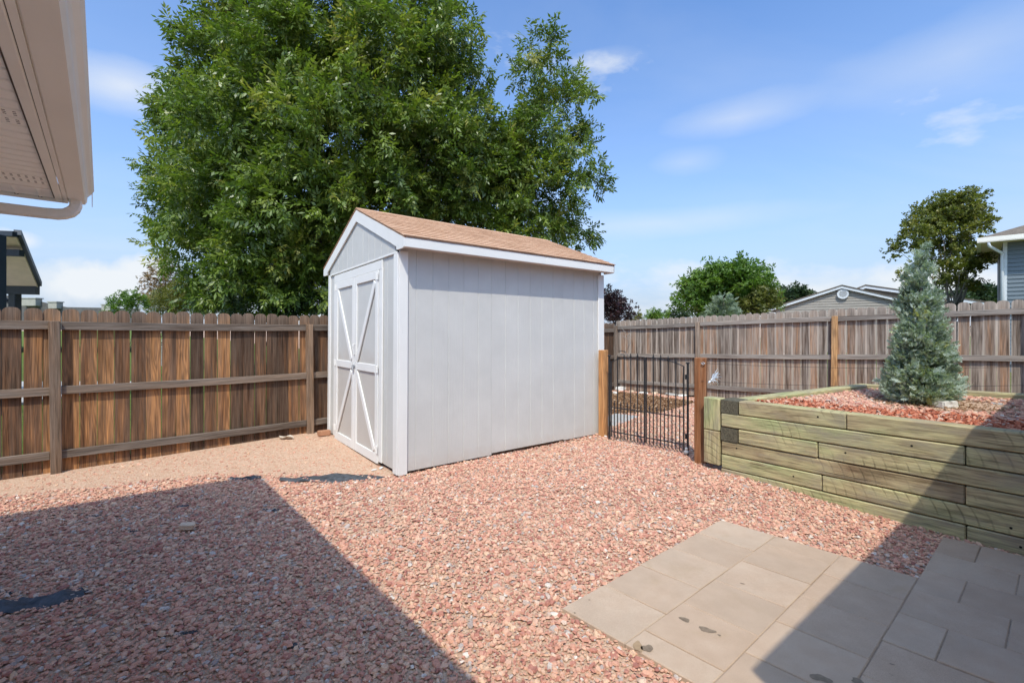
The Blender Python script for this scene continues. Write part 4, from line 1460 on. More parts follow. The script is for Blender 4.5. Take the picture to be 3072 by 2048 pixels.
scatter('gravel', bp[m2], zs[m2] + rng.uniform(0.004, .022, m2.sum()), rng.gamma(7, .0023, m2.sum()).clip(.008, .034), mat['gravel'], 0.46, 1.45, .24, LENSES, LENS_F)
m3 = (~isb) & (dsh <= 0.62) & (rng.uniform(0, 1, len(bp)) < 0.55)
scatter('leaf_litter', bp[m3], zs[m3] + rng.uniform(0, .012, m3.sum()), rng.uniform(.005, .018, m3.sum()), mat['mulch_brown'], 0.2, 2.4, 0.4, [BOX_V * 0.6], BOX_F,
        tone=rng.uniform(0.5, 1.0, m3.sum()))

# torn fabric sheets
FAB_LABEL = ['long strip of black landscape fabric bared beside the shed door', 'short flap of black landscape fabric at the shadow corner',
             'large torn black landscape fabric patch in the shaded gravel', 'narrow black fabric flap at the picture edge, above the large torn patch',
             'small crumpled black fabric scrap with a white fleck in shaded gravel', 'bluish black fabric sliver in shade just beside the shadow edge',
             'tiny black fabric scrap above the tan stone', 'thin black fabric sliver alone in the middle of shaded gravel',
             'black fabric scrap nearest the picture bottom in shaded gravel', 'thin black fabric slit near the sandy strip in shaded gravel']
for (c, a_, b_, h, sd), lab in zip(FAB, FAB_LABEL):
    r_ = random.Random(sd)
    nx, ny = 18, 5
    vs, fs = [], []
    ph = r_.uniform(0, 6)
    for j in range(ny + 1):
        for i in range(nx + 1):
            s, t = i / nx * 2 - 1, j / ny * 2 - 1
            wd = math.sqrt(max(0.02, 1 - abs(s) ** 2.6)) * (1 + .22 * math.sin(4 * s + ph) + .12 * math.sin(9 * s + ph))
            x = a_ * (s + .05 * math.sin(3 * t + ph))
            y = b_ * (t * wd + .25 * math.sin(2.3 * s + ph))
            z = 0.010 + b_ * .34 * (math.sin(5 * s + 2 * t + ph) * .5 + .5) * (1 - t * t) + 0.006 * math.sin(15 * s + 4 * t) + r_.uniform(-.004, .004)
            vs.append((x, y, z))
    for j in range(ny):
        for i in range(nx):
            q = j * (nx + 1) + i
            fs.append((q, q + 1, q + nx + 2, q + nx + 1))
    o = MB().add(vs, fs).build('landscape_fabric', mat['fabric'], None, True)
    o.location = (c[0], c[1], gz(*c) + wavy(*c) - 0.012)
    o.rotation_euler = (0, 0, h)
    tag(o, lab, 'fabric', 'torn scraps of landscape fabric')


def rock(name, p, d, m, label, cat, seed, rz=0.0, group=None, block=False, tilt=(0, 0)):
    r_ = np.random.default_rng(seed)
    import bmesh
    bm = bmesh.new()
    if block:
        bmesh.ops.create_cube(bm, size=2.0)
        bmesh.ops.bevel(bm, geom=bm.edges[:], offset=0.16, segments=2, affect='EDGES')
        bmesh.ops.subdivide_edges(bm, edges=bm.edges[:], cuts=1, use_grid_fill=True)
        amp = 0.035
    else:
        bmesh.ops.create_icosphere(bm, subdivisions=2, radius=1.0)
        amp = 0.10
    for v in bm.verts:
        v.co *= 1 + r_.normal(0, amp)
        if not block:
            v.co.z = max(-.7, min(.62, v.co.z))
    me = bpy.data.meshes.new(name)
    bm.to_mesh(me)
    bm.free()
    me.materials.append(mat[m])
    o = link(bpy.data.objects.new(name, me))
    o.scale = d
    o.location = p
    o.rotation_euler = (tilt[0], tilt[1], rz)
    return tag(o, label, cat, group)


q = gp(562, 1588)
rock('tan_stone', (q[0], q[1], 0.030), (0.050, 0.030, 0.018), 'tan_rock', 'smooth tan oblong stone lying on the shaded gravel', 'stone', 1, 0.25, block=True, tilt=(.1, .1))
q = gp(972, 1305)
rock('brick', (q[0], q[1], 0.035), (0.085, 0.05, 0.035), 'brick', 'reddish brick wedged at the shed corner beside the brown fence', 'brick', 2, 0.6, block=True)
for i, (u, v, s, lab) in enumerate(((1122, 1409, .030, 'slim white paint chip on the dirt below the shed door'), (1143, 1404, .036, 'wider white paint chip on the dirt below the shed door'))):
    q = gp(u, v)
    o = MB().add([(-s, -s * .3, 0), (s * .7, -s * .45, .002), (s, s * .2, .006), (-s * .5, s * .45, .003), (-s, -s * .3, .006), (s * .7, -s * .45, .008), (s, s * .2, .012), (-s * .5, s * .45, .009)],
                 [(3, 2, 1, 0), (4, 5, 6, 7), (0, 1, 5, 4), (1, 2, 6, 5), (2, 3, 7, 6), (3, 0, 4, 7)]).build('paint_chip', mat['white_chip'])
    o.location = (q[0], q[1], gz(*q) + wavy(*q) - 0.006)
    o.rotation_euler = (0, 0, 0.4 + i)
    tag(o, lab, 'paint chip', 'paint chips below the door')
# dead leaf curled up below the fence
q = gp(858, 1316)
lv, lf_ = [], []
for i in range(9):
    for j in range(5):
        s, t = i / 8 * 2 - 1, j / 4 * 2 - 1
        lv.append((0.10 * s, 0.05 * t * math.sqrt(max(0.05, 1 - s * s)), 0.012 + 0.03 * t * t + 0.012 * math.sin(4 * s)))
for i in range(8):
    for j in range(4):
        lf_.append((i * 5 + j, i * 5 + j + 1, i * 5 + j + 6, i * 5 + j + 5))
dl_ = MB().add(lv, lf_).build('dead_leaf', plain('dead_leaf', (0.46, 0.38, 0.30), 0.85), None, True)
dl_.location = (q[0], q[1], gz(*q) + wavy(*q) - 0.012)
tag(dl_, 'curled pale dead leaf lying at the foot of the brown fence', 'leaf')

# ------------------------------------------------------------------ gate and its posts
def gate_post(c, w, h, rz, m, label, lean=(0, 0)):
    o = MB().box((0, 0, 0), (w, w, h + .3), None, 0.006).build('gate_post', m)
    o.location = (c[0], c[1], h / 2 - .15)
    o.rotation_euler = (lean[0], lean[1], rz)
    return tag(o, label, 'post')


gate_post((1.335, 6.655), 0.105, 1.245, math.atan2(D.y, D.x) + 0.10, mat['post_gate'], 'orange-brown wooden gate post standing against the shed corner')
gate_post((2.225, 5.365), 0.130, 1.225, R(62), mat['post_stain'], 'red-brown wooden gate post beside the timber bed', (0.0, 0.012))

GA = Vector((1.385, 6.425, 0.0))
GB = Vector((2.165, 5.69, 0.0))
gx = (GB - GA)
GLEN = gx.length
gate = empty('iron_gate', GA, math.atan2(gx.y, gx.x))


def arch(x):
    t = abs(x / GLEN * 2 - 1)
    return 1.180 - 0.095 * t ** 2.4


def picket(x, top, name, r=0.0055):
    mb = MB().box((0, 0, (top + 0.03) / 2), (2 * r, 2 * r, top - 0.03))
    # spear tip with a collar
    mb.box((0, 0, top), (0.022, 0.022, 0.010))
    mb.add([(-.011, 0, top + .012), (0, -.006, top + .012), (.011, 0, top + .012), (0, .006, top + .012), (0, 0, top + .055), (0, 0, top + .004)],
           [(0, 1, 4), (1, 2, 4), (2, 3, 4), (3, 0, 4), (1, 0, 5), (2, 1, 5), (3, 2, 5), (0, 3, 5)])
    o = mb.build(name, mat['iron'], gate)
    o.location = (x, 0, 0)
    return o


half = GLEN / 2
for s in (0, 1):
    x0, x1 = (0.018, half - 0.012) if s == 0 else (half + 0.012, GLEN - 0.018)
    for x in (x0, x1):
        mb = MB().box((0, 0, 0), (0.016, 0.016, arch(x) - 0.04), None, 0.002)
        o = mb.build('stile', mat['iron'], gate)
        o.location = (x, 0, (arch(x) + 0.04) / 2)
    n = 5
    for k in range(1, n):
        picket(x0 + (x1 - x0) * k / n, arch(x0 + (x1 - x0) * k / n) + 0.012, 'picket')
    for k in range(n):
        picket(x0 + (x1 - x0) * (k + .5) / n, 0.505, 'short_picket')
    pts = [(x0 + (x1 - x0) * k / 10, 0, arch(x0 + (x1 - x0) * k / 10)) for k in range(11)]
    tr = MB()
    for p_, q_ in zip(pts[:-1], pts[1:]):
        tr.bar(p_, q_, 0.014, 0.010)
    tr.build('top_rail', mat['iron'], gate)
    for z in (0.455, 0.115):
        o = MB().box((0, 0, 0), (x1 - x0, 0.014, 0.012)).build('cross_rail', mat['iron'], gate)
        o.location = ((x0 + x1) / 2, 0, z)
for x, hh in ((-0.018, 1.17), (GLEN + 0.030, 1.13)):
    mb = MB().box((0, 0, hh / 2 - .1), (0.022, 0.022, hh + .2), None, 0.003).box((0, 0, hh + 0.006), (0.040, 0.040, 0.016), None, 0.004)
    o = mb.build('steel_post', mat['iron'], gate)
    o.location = (x, 0.01, 0)
    for z in (0.22, 0.96):
        h_ = MB().tube([(0, 0, -.03), (0, 0, .03)], 0.014, 8).build('hinge', mat['iron'], o)
        h_.location = (0.022 if x < 0 else -0.022, 0, z)
o = MB().box((0, 0, 0), (0.05, 0.05, 0.03), None, .006).box((0, 0, .03), (0.03, 0.03, 0.05), None, .004).build('drop_bolt', mat['galv'], gate)
o.location = (GLEN + 0.03, -0.035, 0.035)
tag(gate, 'black wrought iron double gate with spear-tipped pickets and arched top', 'gate')

# silver insect ornament on the gate post
ins_ = empty('insect_ornament', at(2128, 1146, 5.27))
dv = Vector((0.62, -0.10, 0.78)).normalized()
sd_ = Vector((0.75, -0.25, -0.55)).normalized()
bo = MB()
for (s, r_) in ((0.0, .016), (.036, .011), (.062, .009), (0.085, .012)):
    n, m_ = 8, 5
    c = dv * s
    vs = [c + dv * r_ * 1.5 * math.cos(PI * i / m_) + (sd_ * math.cos(2 * PI * j / n) + dv.cross(sd_) * math.sin(2 * PI * j / n)) * r_ * math.sin(PI * i / m_) for i in range(m_ + 1) for j in range(n)]
    bo.add(vs, [(i * n + j, i * n + (j + 1) % n, (i + 1) * n + (j + 1) % n, (i + 1) * n + j) for i in range(m_) for j in range(n)])
bo.build('body', mat['silver'], ins_, True)
for i, (s, dx, dz) in enumerate(((.03, .10, .075), (.04, .115, .03), (.05, .10, -.02), (.045, .085, -.075), (.02, .045, -.05), (.06, .05, .11), (.035, .065, -.055))):
    p = dv * s
    MB().tube([p, p + Vector((dx * .5, -.02, dz * .5 + .022)), p + Vector((dx, -.01, dz))], [.0045, .004, .0025], 5).build('leg', mat['silver'], ins_, True)
for s in (1, -1):
    w = dv * .03
    tip = w + Vector((.07, -.04, .10 * (1 if s > 0 else .45)))
    MB().add([w, w + Vector((.03, -.03, .02)), tip, w + Vector((.02, .0, .07))], [(0, 1, 2, 3)]).build('wing', mat['silver'], ins_)
tag(ins_, 'silver metal insect ornament on the red-brown gate post', 'ornament')
# two fence wires strung from the post over the bed
wf = empty('wire_fence', (2.20, 5.30, 0))
stake = Vector((5.95, 4.62, 0))
for (za, zb_) in ((1.165, 1.21), (0.955, 1.02)):
    pts = []
    for k in range(9):
        t = k / 8
        p = Vector((2.20, 5.30, za)).lerp(Vector((stake.x, stake.y, zb_)), t) - Vector((0, 0, 0.05 * 4 * t * (1 - t)))
        pts.append(p - Vector((2.20, 5.30, 0)))
    MB().tube(pts, 0.0018, 4).build('wire', mat['iron'], wf)
MB().tube([stake - Vector((2.2, 5.3, 0)), stake - Vector((2.2, 5.3, -1.25))], 0.012, 6).build('stake', mat['galv'], wf)
MB().tube([(0, -.01, 1.165), (.02, -.02, 1.178), (.035, -.03, 1.165), (.02, -.02, 1.150), (0, -.01, 1.165)], 0.004, 5).build('eye_hook', mat['galv'], wf)
tag(wf, 'thin wires strung from the red-brown gate post across the raised bed', 'wire')
# dry forked twig stuck on the grey fence
tw = empty('dry_twig', at(1880, 1010, 11.6))
for pts in ([(-.12, 0, .22), (-.05, 0, .12), (.02, 0, .0), (.05, 0, -.22)], [(.14, 0, .12), (.06, 0, .05), (.02, 0, .0)], [(-.10, 0, .02), (-.03, 0, -.03), (.03, 0, -.08)]):
    MB().tube(pts, 0.008, 5).build('stem', mat['bark_pale'], tw)
tag(tw, 'dry forked twig caught on the grey fence above the gate', 'twig')

# rocks along the far fence behind the gate, slab by the shed
RK = [((1862, 1168), .14, .09, 'white_chip', 'rounded pale boulder at the fence corner post'), ((1895, 1176), .10, .05, 'tan_rock', 'tan rock next to the pale boulder behind the gate'),
      ((1930, 1180), .12, .04, 'white_chip', 'flat whitish rock behind the gate centre'), ((1965, 1181), .10, .04, 'tan_rock', 'tan rock behind the gate, between whitish flat ones'),
      ((2012, 1186), .16, .04, 'concrete', 'flat grey stone slab below the far fence'), ((2046, 1190), .12, .04, 'white_chip', 'whitish flat rock beside the fence post behind the gate'),
      ((1845, 1182), .10, .05, 'white_chip', 'small whitish rock in front of the pale boulder')]
for i, ((u, v), a_, h_, m, lab) in enumerate(RK):
    q = gp(u, v, -0.07)
    rock('rock', (q[0], q[1], gz(*q) + h_ * .5), (a_, a_ * .6, h_), m, lab, 'rock', 60 + i, i * 1.3, 'rocks along the far fence')
q = gp(1850, 1262, -0.02)
o = MB().box((0, 0, 0), (0.42, 0.95, 0.05), None, .008).build('stepping_slab', mat['concrete'])
o.location = (q[0] - .02, q[1], -0.012)
o.rotation_euler = (0, 0, R(-37))
tag(o, 'grey concrete slab on the gravel behind the gate, beside the shed', 'slab')
rock('bed_rock', at(2832, 1210, 4.86) + Vector((0, 0, 0.0)), (0.105, 0.07, 0.034), 'white_chip', 'flat pale rock at the foot of the blue-green conifer', 'rock', 80, .2, block=True)
rock('bed_rock', at(2990, 1214, 4.95), (0.06, 0.045, 0.02), 'concrete', 'small grey rock on the stones of the raised bed', 'rock', 81, .6, block=True)


# ------------------------------------------------------------------ foliage
def quad_leaf(o, d, w, l, fold=0.15):
    """leaf from o along unit d, side vector w: base, side, tip, side"""
    return [o, o + d * l * .45 + w, o + d * l, o + d * l * .45 - w]


def tpl_ash(sd=1):
    r_ = np.random.default_rng(sd)
    q = []
    X = np.array([1., 0, 0])
    for k, s in enumerate((0.22, 0.44, 0.66, 0.86)):
        for sg in (-1, 1):
            d = np.array([0.62 + r_.normal(0, .18), sg * 0.75 + r_.normal(0, .2), -0.34 - .06 * k + r_.normal(0, .25)])
            d /= np.linalg.norm(d)
            w = np.cross(d, [r_.normal(0, .5), r_.normal(0, .5), 1.])
            w /= np.linalg.norm(w)
            q.append(quad_leaf(np.array([s, 0, -0.22 * s * s]), d, w * 0.085, r_.uniform(.34, .5)))
    q.append(quad_leaf(np.array([0.95, 0, -.09]), np.array([0.95, 0, -.30]), np.array([0, .085, 0]), 0.5))
    return np.array(q)


def tpl_broad(n=6, wid=0.30, ln=0.65, sd=3):
    r_ = np.random.default_rng(sd)
    q = []
    for k in range(n):
        a_ = r_.uniform(-1.3, 1.3)
        d = np.array([math.cos(a_), math.sin(a_), r_.uniform(-.5, .5)])
        d /= np.linalg.norm(d)
        nrm = np.array([r_.normal(0, .4), r_.normal(0, .4), 1.0])
        w = np.cross(d, nrm)
        w /= np.linalg.norm(w)
        o = np.array([r_.uniform(0, .6), r_.uniform(-.25, .25), r_.uniform(-.2, .2)])
        q.append(quad_leaf(o, d, w * wid * .5, ln))
    return np.array(q)


def tpl_spray(n=9, sd=5, spread=0.5, wid=0.07):
    """feather of scale leaves: a flat twig with short side shoots"""
    r_ = np.random.default_rng(sd)
    q = [quad_leaf(np.zeros(3), np.array([1., 0, 0]), np.array([0, wid * .8, 0]), 1.0)]
    for k in range(n - 1):
        s = 0.12 + 0.75 * k / (n - 1)
        sg = 1 if k % 2 else -1
        d = np.array([0.80, sg * spread, r_.uniform(-.25, .35)])
        d /= np.linalg.norm(d)
        w = np.cross(d, [0, r_.normal(0, .6), 1.])
        w /= np.linalg.norm(w)
        q.append(quad_leaf(np.array([s, 0, 0]), d, w * wid, 0.45 * (1.15 - .6 * s)))
    return np.array(q)


def grow(name, P, dirs, size, tpl, m, tone, parent, roll=0.5):
    n = len(P)
    d = dirs / (np.linalg.norm(dirs, axis=1)[:, None] + 1e-9)
    up = np.tile(np.array([0, 0, 1.0]), (n, 1)) + rng.normal(0, roll, (n, 3))
    y = np.cross(up, d)
    y /= (np.linalg.norm(y, axis=1)[:, None] + 1e-9)
    z = np.cross(d, y)
    tl = tpl if isinstance(tpl, list) else [tpl]
    k = len(tl[0])
    T = np.stack([t.reshape(-1, 3) for t in tl])[rng.integers(0, len(tl), n)]
    V = (T[:, :, 0:1] * d[:, None] + T[:, :, 1:2] * y[:, None] + T[:, :, 2:3] * z[:, None]) * size[:, None, None] + P[:, None]
    fa = np.arange(n * k * 4).reshape(-1, 4)
    me = np_mesh(name, V.reshape(-1, 3), fa, m, {'tone': np.repeat(np.clip(tone, 0, 1), k * 4)})
    return link(bpy.data.objects.new(name, me), parent)


def unit(n):
    v = rng.normal(0, 1, (n, 3))
    return v / np.linalg.norm(v, axis=1)[:, None]


def crown_points(lobes, per_area, n_leaf, twig, inner=0.25, droop=0.25):
    """twig clusters spread over the outside of every lobe, some inside; leaves along each twig"""
    PP, DD, TT = [], [], []
    for (c, r) in lobes:
        r = np.array(r)
        n = max(6, int(per_area * 4 * PI * (r.mean() ** 2)))
        u_ = unit(n)
        u_[:, 2] = np.where((u_[:, 2] < -.55), -u_[:, 2] * .6, u_[:, 2])
        rad = np.where(rng.uniform(0, 1, n) < inner, rng.uniform(.35, .8, n), rng.uniform(.80, 1.05, n))
        bump_ = 1 + .14 * np.sin(5 * u_[:, 0] + 3 * u_[:, 2] + c[0] * 3) * np.cos(4 * u_[:, 1] - 2 * u_[:, 2] + c[2])
        base = np.array(c)[None] + u_ * r[None] * (rad * bump_)[:, None]
        od = u_ * 0.9 + np.array([0, 0, .35]) + rng.normal(0, .35, (n, 3))
        od /= np.linalg.norm(od, axis=1)[:, None]
        ct = rng.normal(0, .20, n)
        for k in range(n_leaf):
            s = (k + rng.uniform(0, 1, n)) / n_leaf
            p = base + od * (s * twig)[:, None] + rng.normal(0, twig * .16, (n, 3))
            d = od * .55 + unit(n) * .85 - np.array([0, 0, droop])
            PP.append(p)
            DD.append(d)
            TT.append(.38 + ct + rng.normal(0, .13, n) + .12 * (s > .8))
    return np.concatenate(PP), np.concatenate(DD), np.concatenate(TT)


def limbs(name, root_pt, tops, r0, m, parent, seed=1, fork=0.35, wiggle=0.25):
    """trunk from the ground, then a limb to every lobe"""
    r_ = random.Random(seed)
    base = Vector((0, 0, -0.25))
    fk = Vector((0, 0, 0))
    zs_ = [Vector(t) for t in tops]
    cen = sum(zs_, Vector()) / len(zs_)
    fk = Vector((cen.x * .25, cen.y * .25, max(0.5, cen.z * fork)))
    tr = MB().tube([base, base + Vector((0, 0, .35)), fk * .5, fk], [r0 * 1.35, r0 * 1.05, r0 * .9, r0 * .8], 10)
    t_ = tr.build(name, m, parent, True)
    for t in zs_:
        q = [fk]
        dirv = t - fk
        for k in range(1, 5):
            s = k / 4
            q.append(fk + dirv * s + Vector((r_.uniform(-1, 1), r_.uniform(-1, 1), .6 * (1 - s) + r_.uniform(-.3, .3))) * wiggle * dirv.length * .22 * (1 - s * .5))
        rl = r0 * .36
        MB().tube(q, [rl, rl * .75, rl * .5, rl * .3, rl * .10], 6).build('limb', m, t_, True)
    return t_


def tree(name, base, lobes, m, per_area, n_leaf, twig, leaf, tpl, label, cat='tree', trunk_r=0.12, bark='bark', group=None, inner=0.25, droop=0.25, fork=0.35, roll=0.5, limb_every=1, part='crown', tone_add=0.0):
    """lobes in world coordinates"""
    root = empty(name, base)
    b = np.array(base)
    lo = [(np.array(c) - b, r) for (c, r) in lobes]
    rmean = sum(r[0] for (c, r) in lo) / len(lo)
    tops = [tuple(c) for (c, r) in lo if r[0] > rmean * .62][::limb_every]
    limbs('trunk', base, tops, trunk_r, mat[bark], root, fork=fork)
    P, Dv, T = crown_points(lo, per_area, n_leaf, twig, inner, droop)
    sz_ = leaf * rng.uniform(.7, 1.25, len(P))
    grow(part, P, Dv, sz_, tpl, mat[m], T + tone_add, root, roll)
    return tag(root, label, cat, group)


def px_lobes(lst, Y0, seed=1, dy=1.2, flat=1.0):
    """photo pixels (u, v, r[, dY]) to ellipsoids at about Y0 metres"""
    r_ = random.Random(seed)
    out = []
    for t in lst:
        u, v, r = t[:3]
        Y = Y0 + (t[3] if len(t) > 3 else r_.uniform(-dy, dy))
        rr_ = r / F * Y
        out.append((tuple(at(u, v, Y)), (rr_, rr_ * 1.0, rr_ * flat)))
    return out


ASH = [tpl_ash(k) for k in range(1, 6)]
big = [(760, 60, 120), (960, -60, 160), (1200, 30, 140), (660, 190, 100), (880, 220, 160, -1.6), (1150, 230, 160, -1.4), (1340, 120, 75), (1370, 250, 75), (1335, 350, 95, -.6),
       (600, 390, 95), (770, 430, 165, -2.0), (1030, 450, 175, -2.2), (1280, 470, 140, -1.6), (535, 540, 60), (670, 620, 130, -1.6), (900, 640, 160, -2.4), (610, 760, 95, -.8),
       (790, 800, 130, -1.8), (905, 850, 90, -2.0), (1150, 640, 130, -1.8), (1400, 590, 105, -.8), (555, 660, 62), (690, 860, 70, -.8), (1000, 300, 150, 1.6), (800, 600, 180, 1.6),
       (1200, 560, 160, 1.2), (960, 760, 150, .6), (680, 360, 120, 1.0), (1470, 480, 65), (505, 600, 42), (590, 290, 45), (545, 460, 58),
       (1628, 130, 16), (1640, 190, 28), (1590, 240, 32), (1700, 270, 32), (1650, 330, 60), (1610, 420, 60, -.5), (1560, 520, 80, -.5), (1690, 430, 40), (1730, 490, 44), (1650, 590, 80, -.7),
       (1755, 570, 34), (1590, 690, 60, -.4), (1700, 680, 50), (1725, 730, 26), (1505, 620, 75), (1500, 540, 60), (1470, 400, 40), (1530, 430, 45), (1755, 420, 20), (1750, 300, 14),
       (1440, 690, 62, -.6), (1530, 730, 52, -.6), (1340, 650, 75, -1.0), (1640, 735, 40, -.4), (1250, 660, 70, -1.0), (640, 880, 60, -.5), (760, 890, 70, -1.2), (850, 900, 60, -1.4), (930, 900, 50, -1.4)]
tree('ash_tree', (-4.3, 13.2, 0.0), px_lobes(big, 13.2, 4), 'leaf_ash', 6.6, 11, 0.42, 0.305, ASH,
     'huge dense green ash tree towering behind the white shed', trunk_r=0.30, inner=0.22, fork=0.30, limb_every=2)

BRD = tpl_broad()
tree('maple_tree', (11.2, 24.0, 0.0),
     px_lobes([(2175, 880, 75), (2110, 890, 62), (2240, 880, 60), (2140, 850, 45), (2215, 840, 48), (2255, 845, 38), (2085, 920, 45), (2280, 900, 40), (2170, 930, 70), (2100, 860, 36)], 24, 6, 1.0),
     'leaf_green', 8.5, 8, 0.50, 0.24, BRD, 'rounded bright green tree behind the grey fence, next to the tan house', trunk_r=.2)
tree('shade_tree', (8.9, 22.0, 0.0), px_lobes([(2290, 915, 32), (2250, 930, 32), (2300, 895, 18)], 22, 8, .4), 'leaf_yellow', 16, 7, 0.40, 0.22, BRD,
     'small yellowish green tree between the rounded tree and tan house', trunk_r=.08, tone_add=-.15)
tree('shade_tree', (21.5, 34.0, 0.0), px_lobes([(2380, 898, 28), (2405, 905, 22), (2355, 905, 18)], 34, 9, .5), 'leaf_dark', 10, 7, 0.5, 0.34, BRD,
     'dark green tree crown beside the tan house gable', trunk_r=.12)
tree('locust_tree', (18.4, 18.8, 0.0), px_lobes([(2855, 625, 48), (2900, 610, 38), (2800, 650, 42), (2830, 690, 55), (2880, 680, 55), (2770, 690, 38), (2735, 725, 32), (2700, 755, 24),
                                              (2905, 660, 38), (2870, 760, 42), (2910, 770, 42), (2935, 790, 22), (2880, 820, 40), (2900, 855, 24), (2850, 860, 28), (2760, 805, 20), (2735, 845, 18), (2800, 750, 35)], 18.8, 11, .7, .85),
     'leaf_olive', 12, 8, 0.36, 0.19, tpl_broad(7, .34, .5, 8), 'tall olive green tree with open crown beside the blue-grey house', trunk_r=.16, bark='bark_pale', inner=.3)
tree('shade_tree', (42.0, 42.0, 0.0), px_lobes([(2925, 893, 26), (2960, 900, 24), (2890, 903, 20), (2985, 895, 18), (2870, 910, 16)], 42, 12, .6), 'leaf_dark', 6, 7, 0.7, 0.5, BRD,
     'low dark tree mass in the distance beside the blue-grey house', trunk_r=.15)
tree('plum_tree', (4.55, 17.0, 0.0), px_lobes([(1830, 930, 42), (1855, 940, 34), (1815, 905, 26), (1875, 955, 18), (1800, 950, 40)], 17, 13, .5), 'leaf_purple', 16, 8, 0.30, 0.15, BRD,
     'dark purple-leaved tree just past the shed corner', trunk_r=.08)
tree('hedge_shrub', (7.0, 19.0, 0.0), px_lobes([(1962, 958, 18), (1945, 945, 9), (1985, 955, 12)], 19, 14, .2), 'leaf_green', 40, 7, 0.22, 0.14, BRD,
     'small green shrub top behind the grey fence, past the purple tree', 'shrub', trunk_r=.03, tone_add=.1)
tree('hedge_shrub', (8.5, 19.5, 0.0), px_lobes([(2025, 955, 14), (2050, 958, 12), (2008, 958, 10)], 19.5, 15, .2), 'leaf_dark', 40, 7, 0.22, 0.14, BRD,
     'sparse dark shrub top left of the blue spruce', 'shrub', trunk_r=.03, tone_add=.2)
tree('hedge_shrub', (6.1, 18.5, 0.0), px_lobes([(1908, 962, 10), (1900, 966, 10)], 18.5, 16, .2), 'leaf_yellow', 40, 7, 0.22, 0.12, BRD,
     'low yellow-green shrub top next to the purple tree', 'shrub', trunk_r=.03)
# beyond the brown fence
tree('brown_tree', (-13.8, 18.0, 0.0), px_lobes([(490, 815, 22), (470, 850, 24), (500, 860, 24), (452, 893, 20), (520, 835, 18), (484, 785, 10), (530, 890, 22), (455, 825, 8), (475, 905, 24), (500, 780, 7)], 18, 17, .4, 1.2), 'leaf_brown', 24, 5, 0.34, 0.12, BRD,
     'thin rusty brown tree rising over the brown fence', trunk_r=.07, bark='bark_pale', inner=.35)
tree('tall_shrub', (-13.0, 18.8 - 3, 0.0), px_lobes([(540, 900, 44), (490, 925, 34), (590, 905, 44), (640, 925, 40), (700, 935, 30), (560, 930, 40)], 15.8, 18, .3), 'leaf_yellow', 26, 8, 0.28, 0.15, tpl_broad(7, .14, .8, 5),
     'feathery yellow-green shrub over the fence under the ash tree', 'shrub', trunk_r=.05, tone_add=.05)
tree('tall_shrub', (-11.2, 13.2, 0.0), px_lobes([(372, 915, 22), (395, 905, 16), (358, 925, 16), (412, 908, 15), (388, 895, 9), (425, 930, 14), (345, 930, 12)], 13.2, 19, .2, 1.3), 'leaf_green', 40, 7, 0.20, 0.09, BRD,
     'small green shrub tips poking over the brown fence', 'shrub', trunk_r=.03)
tree('tall_shrub', (-6.6, 12.2, 0.0), px_lobes([(780, 930, 60), (860, 935, 50), (920, 930, 45)], 11.6, 29, .2), 'leaf_dark', 16, 8, 0.35, 0.15, BRD,
     'dark shrub filling the gap below the ash tree behind the fence', 'shrub', trunk_r=.05)


# conifers
def conifer(name, base, h, r, m, n, spray, tpl, label, cat, power=0.8, up=0.55, trunk_r=.04, skirt=0.0):
    root = empty(name, base)
    MB().tube([(0, 0, -.1), (0, 0, h * .5), (0, 0, h * .93)], [trunk_r, trunk_r * .6, trunk_r * .1], 7).build('trunk', mat['bark'], root, True)
    z = (1 - np.sqrt(rng.uniform(0.0, 1, n))) * h * .97 + .015
    prof = np.clip(1 - z / h, 0, 1) ** power * r
    low = np.clip(z / (h * .10), 0, 1) * (1 - skirt) + skirt
    a_ = rng.uniform(0, 2 * PI, n)
    lump = 1 + .16 * np.sin(3 * a_ + 9 * z / h) + .14 * np.sin(7 * a_ - 15 * z / h) + .08 * np.sin(11 * a_ + 31 * z / h)
    tips = rng.uniform(0, 1, n) < .05
    lump = np.where(tips, lump * rng.uniform(1.0, 1.22, n), lump)
    rad = prof * low * lump * np.where(rng.uniform(0, 1, n) < .3, rng.uniform(.35, .8, n), rng.uniform(.78, 1.02, n))
    P = np.stack([rad * np.cos(a_), rad * np.sin(a_), z], 1)
    d = np.stack([np.cos(a_), np.sin(a_), np.full(n, up)], 1) + rng.normal(0, .55, (n, 3))
    tone = .40 + .13 * np.sin(4 * a_ + 11 * z / h) + rng.normal(0, .17, n)
    yel = rng.uniform(0, 1, n) < .06 * np.clip(2.2 - 3 * z / h, 0, 2)
    tone = np.where(yel, rng.uniform(.9, 1, n), np.clip(tone, 0, .88))
    grow('crown', P, d, spray * rng.uniform(.65, 1.25, n), tpl, mat[m], tone, root, 2.5)
    return tag(root, label, cat)


